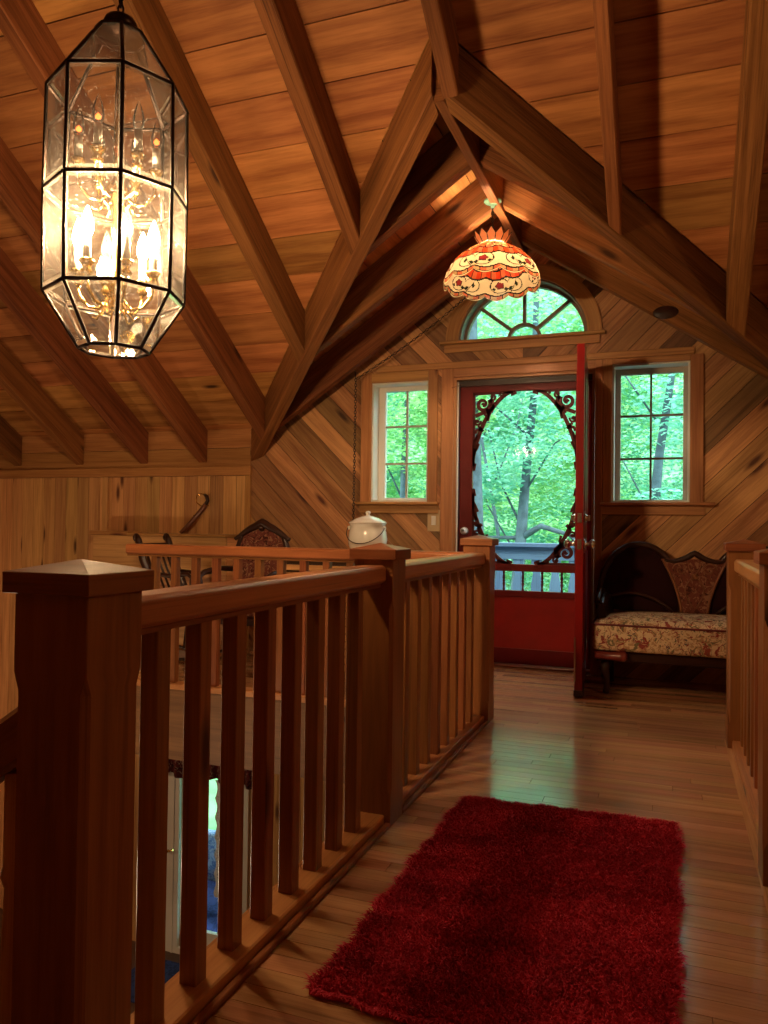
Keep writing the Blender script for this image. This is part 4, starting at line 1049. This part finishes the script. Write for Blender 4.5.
def candle(a, zb, lit):
    ca, sa = math.cos(a), math.sin(a); RR = .105
    cxp, cyp = RR * ca, RR * sa
    m = MB(); m.tube([(.02 * ca, .02 * sa, zb - .075), (.045 * ca, .045 * sa, zb - .105), (.075 * ca, .075 * sa, zb - .10), (.10 * ca, .10 * sa, zb - .07), (cxp, cyp, zb - .035)], .005, 8)
    m.tube([(.03 * ca, .03 * sa, zb - .10), (.05 * ca, .05 * sa, zb - .135), (.07 * ca, .07 * sa, zb - .125)], .003, 6); am = lan(m, 'candle_arm', BRASS)
    m = MB(); m.lathe([(.006, -.04), (.018, -.03), (.010, -.018), (.014, -.010), (.022, 0), (.019, .006), (.012, .008)], (cxp, cyp, zb), 16); under(lan(m, 'bobeche', BRASS, smooth=True), am)
    m = MB(); m.lathe([(.0115, .008), (.0115, .068)], (cxp, cyp, zb), 14); under(lan(m, 'candle_sleeve', CANDLE), am)
    m = MB(); m.lathe([(.008, .068), (.0155, .085), (.0165, .098), (.013, .118), (.006, .14), (.001, .152)], (cxp, cyp, zb), 16, close=False)
    under(lan(m, 'bulb', BULBON if lit else BULBOFF, smooth=True), am)
    if lit is None:
        m = MB(); m.lathe([(.001, .080), (.007, .084), (.008, .089), (.004, .095), (.001, .098)], (cxp, cyp, zb), 12); under(lan(m, 'filament', FLICK), am)
for i in range(6):
    candle(view + PI / 6 + i * PI / 3, 2.015, None if i in (1, 4, 5) else False)
for i in range(6):
    candle(view + i * PI / 3 + .25, 1.71, True if i in (1, 2, 4, 5) else False)

# ------------------------------------------------------------------ stained glass pendant
TX, TY = -1.015, 4.50
tf = thing('stained_glass_pendant', 'domed stained glass lamp with rose pattern hanging from the dormer ridge', 'pendant lamp', (TX, TY, 2.40))
cm, nt = newmat('stained_glass')
at = N(nt, 'ShaderNodeVertexColor', layer_name='pattern'); tr = N(nt, 'ShaderNodeBsdfTranslucent'); df = N(nt, 'ShaderNodeBsdfPrincipled', i_Roughness=.25)
L(nt, at.outputs[0], tr.inputs[0]); L(nt, at.outputs[0], df.inputs['Base Color'])
mx = N(nt, 'ShaderNodeMixShader', i_0=.35); L(nt, tr.outputs[0], mx.inputs[1]); L(nt, df.outputs[0], mx.inputs[2]); out(nt, mx.outputs[0])
NS = 10  # scallops round the rim
CREAM, ORANGE, PEACH, PINK, GREEN, LEADC = (.40, .30, .19), (.42, .10, .025), (.42, .19, .10), (.30, .07, .06), (.07, .08, .02), (.012, .006, .004)
IVORY, ROSE2 = (.50, .43, .32), (.22, .035, .03)
prof = [(r_, 2.686 - (2.686 - z_) * .87) for r_, z_ in [(.072, 2.684), (.092, 2.671), (.140, 2.645), (.190, 2.608), (.229, 2.565), (.257, 2.520), (.276, 2.475), (.286, 2.430), (.288, 2.400)]]
def pr_at(t):
    f = t * (len(prof) - 1); i = min(int(f), len(prof) - 2); f -= i
    return prof[i][0] * (1 - f) + prof[i + 1][0] * f, prof[i][1] * (1 - f) + prof[i + 1][1] * f
def tpat(u, t):
    """u in turns, t 0 top .. 1 rim"""
    s = u * 6; fs = s - math.floor(s); k = int(math.floor(s)) % 2
    d5 = abs(fs - .5)                                  # 0 in the middle of a ladder panel, .5 in the middle of a rose panel
    sc2 = abs(math.sin(2 * PI * fs))                   # two scallops to a sector
    b0 = .40 + .05 * sc2; b1 = .55 + .05 * sc2; b2 = .84 + .04 * sc2
    for line in (b0, b1, b2, .972):
        if abs(t - line) < (.013 if line != .972 else .007): return LEADC
    if t < b0:
        hw = .13 + .10 * t
        if abs(d5 - hw) < .014: return LEADC
        if d5 < hw:                                    # orange ladder
            if abs(t * 11 - round(t * 11)) < .10 or d5 < .010: return LEADC
            return ORANGE if int(t * 11) % 2 else PEACH
        x, y = (.5 - d5) * 2.6 * (1 if fs < .5 else -1), (t - .25) * 3.0
        r_ = math.hypot(x, y); an = math.atan2(y, x)
        rose = .24 + .04 * math.cos(5 * an)
        if r_ < rose:
            return LEADC if abs(r_ - .12) < .02 else (PINK if r_ > .12 else ROSE2)
        if r_ < rose + .035: return LEADC
        if abs(abs(x) - .38) < .14 * (1 - abs(y - .16) / .13) and abs(y - .16) < .13: return GREEN
        if abs(math.sin(an * 3 + .4)) < .07 or abs(r_ - .52) < .025: return LEADC
        return CREAM if (int(an * 3 + 9) % 2) else PEACH
    if t < b1:
        if abs(fs * 8 - round(fs * 8)) < .045: return LEADC
        return ORANGE if int(fs * 8) % 2 else PEACH
    if t < b2:
        x, y = (fs - .5) * 2.6, (t - .70) * 4.2
        if k == 0 or True:
            x2 = x - .45 if x > 0 else x + .45
            if x > 0:
                r_ = math.hypot(x2, y); an = math.atan2(y, x2); rose = .22 + .04 * math.cos(5 * an)
                if r_ < rose: return PINK
                if r_ < rose + .035: return LEADC
                if abs(abs(x2) - .34) < .13 * (1 - abs(y - .25) / .14) and abs(y - .25) < .14: return GREEN
                if abs(r_ - .55) < .025: return LEADC
            else:
                if abs(x2 + .12) < .12 * (1 - abs(y) / .2) and abs(y) < .2: return GREEN
                if abs(x2 - .2 - y * .3) < .09 and abs(y - .25) < .12: return GREEN
                if abs(math.hypot(x2, y) - .5) < .025 or abs(x2 - y * .5) < .02: return LEADC
        return IVORY
    if t > .972: return IVORY
    if abs(fs * 8 - round(fs * 8)) < .04: return LEADC
    return PEACH if int(fs * 8) % 2 else CREAM
m = MB(); cl = m.bm.loops.layers.color.new('pattern'); nu, nv = 360, 84; grid = []
for j in range(nv + 1):
    t = j / nv; row = []
    for i in range(nu):
        u = i / nu; fs = (u * 12) % 1; rr, zz = pr_at(t)
        sc = (.030 * (abs(math.sin(PI * fs)) ** .8 - .3)) * max(0, (t - .8) / .2)   # scalloped rim hangs lower in the middle of a sector
        a = u * 2 * PI + .9
        row.append(m.v((TX + rr * math.cos(a), TY + rr * math.sin(a), zz - sc + .012 * max(0, (t - .8) / .2))))
    grid.append(row)
for j in range(nv):
    for i in range(nu):
        f = m.face([grid[j][i], grid[j][(i + 1) % nu], grid[j + 1][(i + 1) % nu], grid[j + 1][i]], smooth=True)
        c = tpat((i + .5) / nu, (j + .5) / nv)
        for lp in f.loops: lp[cl] = (*c, 1)
m.build('glass_shade', cm, tf)
cp2, nt = newmat('orange_petal_glass'); tr = N(nt, 'ShaderNodeBsdfTranslucent'); tr.inputs[0].default_value = (.92, .55, .30, 1); d_ = N(nt, 'ShaderNodeBsdfPrincipled', i_Roughness=.3); d_.inputs['Base Color'].default_value = (.92, .55, .32, 1)
mx = N(nt, 'ShaderNodeMixShader', i_0=.5); L(nt, tr.outputs[0], mx.inputs[1]); L(nt, d_.outputs[0], mx.inputs[2]); out(nt, mx.outputs[0])
NP = 12
for i in range(NP):
    a = 2 * PI * (i + .3) / NP; w_ = .017
    ca, sa = math.cos(a), math.sin(a); tx, ty = -sa, ca
    def pp(rad, side, z): return (TX + rad * ca + side * tx, TY + rad * sa + side * ty, z)
    m = MB()
    q = [pp(.073, -.016, 2.687), pp(.073, .016, 2.687), pp(.096, .026, 2.722), pp(.116, 0, 2.756), pp(.096, -.026, 2.722)]
    vs = [m.v(p) for p in q]; vb = [m.v((p[0] - .003 * ca, p[1] - .003 * sa, p[2])) for p in q]
    m.face(vs); m.face(vb[::-1])
    for e in range(5): m.face([vs[e], vb[e], vb[(e + 1) % 5], vs[(e + 1) % 5]])
    cpt = m.build('crown_petal', cp2, tf)
    m = MB(); m.tube([q[0], q[4], q[3], q[2], q[1]], .0022, 5); under(m.build('petal_lead', LEAD, tf), cpt)
m = MB()
for a_ in (0.3, .3 + PI * 2 / 3, .3 + PI * 4 / 3): m.tube([(TX, TY, 2.712), (TX + .056 * math.cos(a_), TY + .056 * math.sin(a_), 2.690)], .004, 6)
m.lathe([(.018, 2.708), (.018, 2.718), (.008, 2.735)], (TX, TY, 0), 16); m.build('shade_spider', BRONZE, tf)
m = MB(); m.tube([(TX, TY, 2.735), (TX, TY, 2.90)], .004, 6); chain(m, [(TX, TY, 2.74), (TX, TY, 2.905)], .026, .003); m.build('chain', BRONZE, tf)
m = MB(); m.lathe([(.055, 2.949), (.052, 2.940), (.035, 2.928), (.012, 2.918), (.012, 2.905), (.001, 2.903)], (TX, TY, 0), 24); m.build('canopy', CELADON, tf, smooth=True)
m = MB(); m.lathe([(.010, 2.705), (.012, 2.69), (.013, 2.665)], (TX, TY, 0), 16); m.tube([(TX, TY, 2.66), (TX, TY, 2.72)], .006, 8); m.build('socket', BRASS, tf)
m = MB(); m.lathe([(.013, 2.665), (.022, 2.65), (.032, 2.62), (.033, 2.60), (.024, 2.575), (.001, 2.565)], (TX, TY, 0), 20); m.build('bulb', TBULB, tf, smooth=True)

# swag chain left of the small window
r = thing('swag_chain', 'thin dark chain hanging from a hook left of the small window', 'chain', (-2.23, 5.31, 1.0))
m = MB(); chain(m, [(-2.228, 5.315, 2.10), (-2.232, 5.315, 1.0)], .028, .0028); m.build('hanging_chain', BRONZE, r)
m = MB(); pts = []
for i in range(25):
    tt = i / 24; x = -2.228 + tt * (-1.06 + 2.228); z = 2.10 + tt * (2.93 - 2.10) - .05 * math.sin(PI * tt); pts.append((x, 5.335 + .04 * tt * 0, z - .02 * tt))
chain(m, pts, .028, .0028); m.build('slanting_chain', BRONZE, r)
m = MB(); m.tube([(-2.228, 5.30, zd(-2.228, ZB) - .002), (-2.228, 5.31, 2.118), (-2.235, 5.318, 2.10), (-2.225, 5.322, 2.095)], .004, 6); m.build('hook', BRONZE, r)

# ------------------------------------------------------------------ the storey below, seen in slivers between the balusters
r = thing('door_3', 'white glazed door of the lower storey seen between the near balusters', 'door', (-3.5, YW, ZLOW), kind='structure')
m = MB()
x0, x1, z0, z1 = LWIN
for a_, b2 in (((x0 - .16, ZLOW + .001), (x0, z1 + .08)), ((x1, ZLOW + .001), (x1 + .10, z1 + .08)), ((x0, z1), (x1, z1 + .08)), ((x0, ZLOW + .001), (x1, z0))):
    m.box((a_[0], YW - .03, a_[1]), (b2[0], YW - .0006, b2[1]), 2)
m.box((x0 - .06, YW - .038, ZLOW + .002), (x0 - .045, YW - .03, z1), 2)
m.build('casing', WHITEP, r)
m = MB(); m.box((x0, YW + .06, z1 - .05), (x1, YW + .1, z1), 0); m.box((x0, YW + .06, z0), (x1, YW + .1, z0 + .12), 0); m.box((x0, YW + .06, z0 + .12), (x0 + .05, YW + .1, z1 - .05), 2); m.box((x1 - .05, YW + .06, z0 + .12), (x1, YW + .1, z1 - .05), 2)
m.build('door_frame', WHITEP, r)
m = MB(); m.box((x0 + .05, YW + .078, z0 + .12), (x1 - .05, YW + .082, z1 - .05), 0); m.build('pane', GLASS, r)
m = MB(); m.tube([(-3.90, YW - .0305, -1.72), (-3.90, YW - .075, -1.72), (-3.82, YW - .08, -1.685)], .009, 8); m.build('handle', BRASS, r)
vl = MB(); pts = [(-4.0 + i * .012, YW - .11 + .02 * math.sin(i * .9)) for i in range(80)]
top_, bot = [], []
for i, (x, y) in enumerate(pts): top_.append(vl.v((x, y, -.78))); bot.append(vl.v((x, y - .01, -1.06 - .02 * math.sin(i * .35))))
for i in range(79): vl.face([top_[i], top_[i + 1], bot[i + 1], bot[i]], smooth=True)
vo = vl.build('window_valance', VALANCE); md = vo.modifiers.new('solid', 'SOLIDIFY'); md.thickness = .004
tag(vo, 'dark red printed valance above the lower storey door', 'valance')
lc = MB(); A, B = [], []
for i in range(40):
    z = -1.07 - i * .024; lc_x = -3.44 + .022 * abs(math.sin(i * .5)); A.append(lc.v((lc_x, YW - .06 + .004 * math.sin(i), z))); B.append(lc.v((-3.26, YW - .06, z)))
for i in range(39): lc.face([A[i], B[i], B[i + 1], A[i + 1]])
lo_ = lc.build('lace_curtain', LACE); md = lo_.modifiers.new('solid', 'SOLIDIFY'); md.thickness = .003
tag(lo_, 'white lace curtain with scalloped edge at the lower storey door', 'curtain')
ZP = -2.78
m = MB(); m.box((-7, YW + .2, ZP - .1), (3, 7.5, ZP), 0)
tag(m.build('lower_porch', GREYWOOD), 'lower porch floor outside the lower storey door', 'porch', kind='structure')
wc = thing('porch_chair', 'blue fern patterned chair on the lower porch seen through the glazed door', 'chair', (-3.98, 6.2, ZP + .001))
m = MB(); rounded_box_mesh(m, -4.35, -3.62, 6.30, 6.42, ZP + .38, ZP + .82, .03); m.build('backrest', BLUEPRINT, wc, bevel=.03, segs=3, smooth=True)
m = MB(); rounded_box_mesh(m, -4.35, -3.62, 5.75, 6.29, ZP + .26, ZP + .42, .04); m.build('seat', NAVY, wc, bevel=.03, segs=3, smooth=True)
for s_ in (-4.37, -3.60):
    m = MB(); m.tube([(s_, 6.34, ZP + .58), (s_, 5.9, ZP + .56), (s_, 5.8, ZP + .50), (s_, 5.8, ZP + .3)], .02, 8); m.build('arm', OLDWOOD, wc)
    for y in (5.8, 6.34):
        m = MB(); m.tube([(s_ + (.04 if s_ < -4 else -.04), y, ZP + .28), (s_ + (.03 if s_ < -4 else -.03), y, ZP + .003)], [.02, .014], 8); m.build('leg', OLDWOOD, wc)
m = MB(); m.box((-3.98, 4.75, ZLOW + .001), (-3.45, 5.30, ZLOW + .012), 0, chamfer=.004)
tag(m.build('floor_mat', NAVY), 'navy floor mat at the foot of the glazed lower storey door', 'mat')
# chest with a bowl behind the nearest post
r = thing('dark_chest', 'dark wooden chest on the lower floor left of the nearest post', 'chest', (-3.4, 2.6, ZLOW + .001))
m = MB(); m.box((-3.9, 2.2, ZLOW + .05), (-2.8, 2.9, ZLOW + .72), 0, chamfer=.01); m.build('chest_body', OLDWOOD, r)
m = MB(); m.box((-3.94, 2.16, ZLOW + .721), (-2.76, 2.94, ZLOW + .77), 0, chamfer=.01); m.build('chest_lid', OLDWOOD, r)
for x in (-3.85, -2.85):
    m = MB(); m.box((x - .04, 2.22, ZLOW + .002), (x + .04, 2.88, ZLOW + .05), 1); m.build('foot', OLDWOOD, r)
m = MB(); m.lathe([(.05, 0), (.06, .008), (.14, .07), (.17, .10), (.165, .102), (.13, .07), (.05, .012), (.001, .01)], (-3.12, 2.5, ZLOW + .7715), 28, close=False)
tag(m.build('metal_bowl', STEEL, smooth=True), 'shallow metal bowl on the dark chest of the lower storey', 'bowl')

# ------------------------------------------------------------------ outside: porch deck, railing, trees
m = MB(); planks(m, [[(-4.5, YW + .25), (2.5, YW + .25), (2.5, 7.6), (-4.5, 7.6)]], 0, .14, lambda u, v, w: (u, v, -.13 + w), .03, gap=.008, origin=(0, 0), seed=51)
pd = tag(m.build('porch_deck', GREYWOOD), 'weathered grey porch deck outside the screen door', 'deck', kind='structure')
m = MB()
for x in (-4.3, -1.0, 2.3):
    m.box((x - .07, 7.52, -3.0), (x + .07, 7.60, -.135), 2)
m.build('deck_post', GREYWOOD, pd)
pr_ = thing('porch_railing', 'blue grey porch railing with flat sawn balusters outside the screen door', 'railing', (-1.0, 7.45, -.1))
m = MB(); m.box((-4.5, 7.38, .81), (2.5, 7.52, .85), 0, chamfer=.005); m.build('top_rail', GREYWOOD, pr_)
m = MB(); m.box((-4.5, 7.42, .69), (2.5, 7.46, .81), 0); m.build('apron_rail', GREYWOOD, pr_)
m = MB(); m.box((-4.5, 7.42, .02), (2.5, 7.46, .10), 0); m.build('bottom_rail', GREYWOOD, pr_)
for x in (-4.4, -.0, 2.4):
    m = MB(); m.box((x - .045, 7.425, -.099), (x + .045, 7.455, .02), 2); m.build('rail_foot', GREYWOOD, pr_)
for i in range(39):
    x = -4.38 + i * .176
    m = MB(); w_ = [(.03, .10), (.03, .17), (.055, .22), (.055, .34), (.05, .46), (.032, .56), (.05, .60), (.05, .69)]
    poly = [(x + a_, z_) for a_, z_ in w_] + [(x - a_, z_) for a_, z_ in reversed(w_)]
    m.prism(poly, lambda u, v, w: (u, 7.455 - w, v), .028, ang=PI / 2, back=True); m.build('baluster', GREYWOOD, pr_)

def terrain():
    m = MB(); n = 24; g = []
    for i in range(n + 1):
        row = []
        for j in range(n + 1):
            x = -40 + 70 * i / n; y = YW + .3 + 55 * j / n
            z = -3.1 + max(0, (y - 16)) * .12 + max(0, y - 25) * .7 + .25 * math.sin(x * .5) * math.cos(y * .4)
            row.append(m.v((x, y, z)))
        g.append(row)
    for i in range(n):
        for j in range(n): m.face([g[i][j], g[i + 1][j], g[i + 1][j + 1], g[i][j + 1]], smooth=True)
    return tag(m.build('ground', GROUND), 'green forest floor sloping up beyond the porch', 'ground', kind='structure')
terrain()

def leaves_mesh(name, centers, n, size, mat, seed):
    rg = random.Random(seed); vs, fs, rn = [], [], []
    for k in range(n):
        c, rad = rg.choice(centers)
        while True:
            p = V((rg.uniform(-1, 1), rg.uniform(-1, 1), rg.uniform(-1, 1)))
            if p.length < 1: break
        p = V(c) + V((p.x * rad[0], p.y * rad[1], p.z * rad[2]))
        s_ = rg.uniform(.6, 1.2) * size
        a = rg.uniform(0, 2 * PI); d = V((math.cos(a), math.sin(a), rg.uniform(-.6, .3))).normalized()
        w = d.cross(V((rg.uniform(-.5, .5), rg.uniform(-.5, .5), 1))).normalized()
        n0 = len(vs)
        up = V((0, 0, .12 * s_))
        vs += [p - d * s_ * .5, p - d * s_ * .12 + w * s_ * .34 + up, p + d * s_ * .22 + w * s_ * .24 + up, p + d * s_ * .55, p + d * s_ * .22 - w * s_ * .24 + up, p - d * s_ * .12 - w * s_ * .34 + up]
        fs += [(n0, n0 + 1, n0 + 2, n0 + 3), (n0, n0 + 3, n0 + 4, n0 + 5)]; r_ = rg.random(); rn += [r_, r_]
    me = bpy.data.meshes.new(name); me.from_pydata([tuple(v) for v in vs], [], fs)
    at = me.attributes.new('rnd', 'FLOAT', 'FACE'); at.data.foreach_set('value', rn)
    me.materials.append(mat); return me
def tree(name, label, base, trunk, r0, branches, leafc, nleaf, lsize, mat, seed, group=None):
    """trunk: list of (dx,dy,z) ; branches: list of point lists (relative)"""
    r = thing(name, label, 'tree', base, group); bx = V(base)
    m = MB(); n = len(trunk); m.tube([bx + V(p) for p in trunk], [r0 * (1 - .75 * i / (n - 1)) for i in range(n)], 12); m.build('trunk', BARK, r)
    for br, rb_ in branches:
        m = MB(); q = [bx + V(p) for p in br]; m.tube(q, [rb_ * (1 - .7 * i / (len(q) - 1)) for i in range(len(q))], 8); m.build('branch', BARK, r)
    if nleaf:
        me = leaves_mesh('foliage', leafc, nleaf, lsize, mat, seed)
        o = bpy.data.objects.new('foliage', me); COL.objects.link(o); o.parent = r; o['kind'] = 'stuff'
    return r
# trees whose trunks show in the door and windows
tree('maple_tree', 'slender grey trunk with low side branches seen through the screen door', (-2.07, 11, -3.1), [(.02, 0, 0), (0, 0, 3.2), (.06, 0, 4.1), (.10, .05, 4.8), (.20, .1, 6.0), (.22, .1, 7.5), (.3, .2, 9)], .105,
     [([(.05, 0, 3.95), (.35, -.1, 4.12), (.75, -.1, 4.0), (1.15, -.1, 3.55)], .055), ([(.04, 0, 3.95), (-.5, -.1, 3.95), (-1.0, -.2, 3.75)], .030), ([(.06, 0, 4.1), (-.25, .1, 4.7), (-.5, .2, 5.6), (-.4, .2, 6.3)], .020), ([(.1, 0, 4.6), (.5, .1, 5.3), (1.1, .2, 5.7)], .018), ([(.15, 0, 5.4), (-.4, 0, 5.9), (-1.2, 0, 6.1)], .018), ([(.05, 0, 3.6), (-.45, .1, 4.4), (-.65, .1, 5.0)], .016)],
     [((0, .2, 7.4), (1.0, .6, 1.4)), ((-.4, 0, 6.2), (.6, .5, .5)), ((.5, .1, 6.0), (.6, .5, .5)), ((.2, -.2, 5.3), (.7, .3, .5)), ((-.4, -.2, 4.7), (.5, .3, .3))], 2600, .11, LEAF_B, 61)
tree('oak_tree', 'thick grey trunk at the left edge of the screen door view', (-2.22, 9.0, -3.1), [(0, 0, 0), (.0, 0, 4), (-.05, 0, 6), (-.1, 0, 9)], .17, [([(-.05, 0, 6), (-.8, .2, 7), (-1.6, .4, 7.6)], .05)], [((-.3, .3, 7.6), (1.8, .8, 1.2)), ((-.3, -.1, 5.5), (.6, .3, .4))], 2600, .10, LEAF_A, 62)
tree('birch_tree', 'leaning grey trunk seen through the right window', (-.20, 10, -3.1), [(-.03, 0, 0), (-.02, 0, 4.2), (.05, 0, 5.0), (.22, 0, 6.2), (.3, 0, 8.5)], .085, [([(0, 0, 4.2), (-.35, 0, 4.9), (-.6, 0, 5.3)], .013), ([(.1, 0, 5.3), (-.35, 0, 6.0), (-.7, .1, 6.5)], .015)], [((.3, -.1, 7.4), (.8, .5, 1.2)), ((.4, -.1, 5.6), (.7, .4, .6)), ((.1, -.1, 4.3), (.5, .3, .3))], 1900, .10, LEAF_B, 63)
tree('ash_tree', 'slim trunk with a leaning stem seen through the left window', (-4.15, 12, -3.1), [(-.02, 0, 0), (0, 0, 5), (.08, 0, 7), (.1, 0, 9)], .075, [([(0, 0, 4.5), (-.4, 0, 5.3), (-.6, 0, 6.2)], .018)], [((-.1, -.1, 7.4), (.9, .6, 1.2)), ((0, -.1, 5.6), (.8, .4, .7))], 1900, .11, LEAF_A, 64)
tree('sapling_tree', 'thin dark sapling leaning left beyond the slender trunk in the screen door', (-2.9, 13.1, -3.1), [(0, 0, 0), (.1, 0, 4), (-.2, 0, 5.6), (-.6, 0, 7.2), (-.7, 0, 8.4)], .040, [([(.0, 0, 4.8), (.4, 0, 5.8), (.6, 0, 6.8)], .018), ([(-.2, 0, 5.6), (.1, 0, 6.4), (.2, 0, 7.6)], .014)], [((-.3, 0, 7.4), (.5, .3, .8))], 500, .10, LEAF_A, 65)
# the woodland behind is one uncountable mass of leaves
import numpy as np
def woodland(n, ncl, seed, ys, mats):
    rs = np.random.RandomState(seed)
    cen = np.stack([rs.uniform(-15, 6, ncl), rs.uniform(ys[0], ys[1], ncl), rs.uniform(-3.2, 8.0, ncl)], 1); rad = np.stack([rs.uniform(.6, 1.5, ncl), rs.uniform(.3, .8, ncl), rs.uniform(.25, .6, ncl)], 1)
    cen[:, 2] += np.maximum(0, cen[:, 1] - 16) * .12
    k = rs.randint(0, ncl, n); d = rs.normal(size=(n, 3)); d /= np.linalg.norm(d, axis=1)[:, None]
    p = cen[k] + d * rs.uniform(0, 1, n)[:, None] ** .5 * rad[k]
    s_ = rs.uniform(.6, 1.25, n) * .115
    a = rs.uniform(0, 2 * PI, n); dv = np.stack([np.cos(a), np.sin(a), rs.uniform(-.6, .3, n)], 1); dv /= np.linalg.norm(dv, axis=1)[:, None]
    q = np.stack([rs.uniform(-.5, .5, n), rs.uniform(-.5, .5, n), np.ones(n)], 1); w = np.cross(dv, q); w /= np.linalg.norm(w, axis=1)[:, None]
    S = s_[:, None]; up = np.zeros((n, 3)); up[:, 2] = .12 * s_
    vs = np.stack([p - dv * S * .5, p - dv * S * .12 + w * S * .34 + up, p + dv * S * .22 + w * S * .24 + up, p + dv * S * .55, p + dv * S * .22 - w * S * .24 + up, p - dv * S * .12 - w * S * .34 + up], 1).reshape(-1, 3)
    me = bpy.data.meshes.new('woodland_foliage'); me.vertices.add(len(vs)); me.vertices.foreach_set('co', vs.ravel().astype(np.float32))
    base = (np.arange(n) * 6)[:, None]; idx = np.concatenate([base + np.array([0, 1, 2, 3]), base + np.array([0, 3, 4, 5])], 1).reshape(-1)
    me.loops.add(len(idx)); me.loops.foreach_set('vertex_index', idx.astype(np.int32))
    me.polygons.add(2 * n); me.polygons.foreach_set('loop_start', (np.arange(2 * n) * 4).astype(np.int32)); me.polygons.foreach_set('loop_total', np.full(2 * n, 4, np.int32))
    cr_ = rs.uniform(0, 1, ncl)[k]; rn = np.clip(cr_ * .55 + rs.uniform(0, .45, n), 0, 1)
    at = me.attributes.new('rnd', 'FLOAT', 'FACE'); at.data.foreach_set('value', np.repeat(rn, 2).astype(np.float32))
    me.polygons.foreach_set('material_index', np.repeat((cr_ * 7.3 % 1 > .5).astype(np.int32), 2))
    for mt in mats: me.materials.append(mt)
    me.update(); me.validate()
    o = bpy.data.objects.new('woodland_foliage', me); COL.objects.link(o)
    return tag(o, 'dense mass of bright green woodland leaves beyond the porch railing', 'foliage', kind='stuff')
woodland(400000, 1300, 5, (13.9, 24), (LEAF_A, LEAF_B))

# ------------------------------------------------------------------ light: bulbs above, sky and sun outside
w = bpy.data.worlds.new('world'); SC.world = w; w.use_nodes = True
nt = w.node_tree; nt.nodes.clear()
bg = N(nt, 'ShaderNodeBackground', i_Strength=6.0); bg.inputs[0].default_value = (.80, .93, 1.0, 1)
wo = nt.nodes.new('ShaderNodeOutputWorld'); L(nt, bg.outputs[0], wo.inputs[0])
sun = bpy.data.lights.new('sun', 'SUN'); sun.energy = 3.0; sun.color = (1, .95, .85); sun.angle = .05
so = bpy.data.objects.new('sun', sun); COL.objects.link(so); so.rotation_euler = V((.35, -.55, 1)).to_track_quat('Z', 'Y').to_euler(); so.location = (0, -5, 20)

def lamp(name, loc, watts, col, rad):
    l = bpy.data.lights.new(name, 'POINT'); l.energy = watts; l.color = col; l.shadow_soft_size = rad
    o = bpy.data.objects.new(name, l); COL.objects.link(o); o.location = loc; return o
lamp('fill_light_right', (2.3, 2.2, 2.3), 26, (1, .66, .36), .12)   # fill light added over the right-hand well, out of view, no fixture
lamp('fill_light_stair', (-5.3, 3.0, -.5), 42, (1, .68, .38), .12)      # unseen light added beyond the left edge to brighten the board wall
lamp('fill_light_lower', (-3.0, 2.5, -.75), 25, (1, .72, .45), .12)     # added point light that lifts the storey below, no lamp there

vs = SC.view_settings
vs.view_transform = 'Standard'; vs.look = 'None'; vs.gamma = 1.0; vs.use_curve_mapping = False; vs.exposure = 0.0
cy_ = SC.cycles
cy_.max_bounces = 14; cy_.diffuse_bounces = 8; cy_.glossy_bounces = 4; cy_.transmission_bounces = 6; cy_.transparent_max_bounces = 24
cy_.sample_clamp_indirect = 6.0; cy_.use_denoising = True; cy_.caustics_reflective = False; cy_.caustics_refractive = False
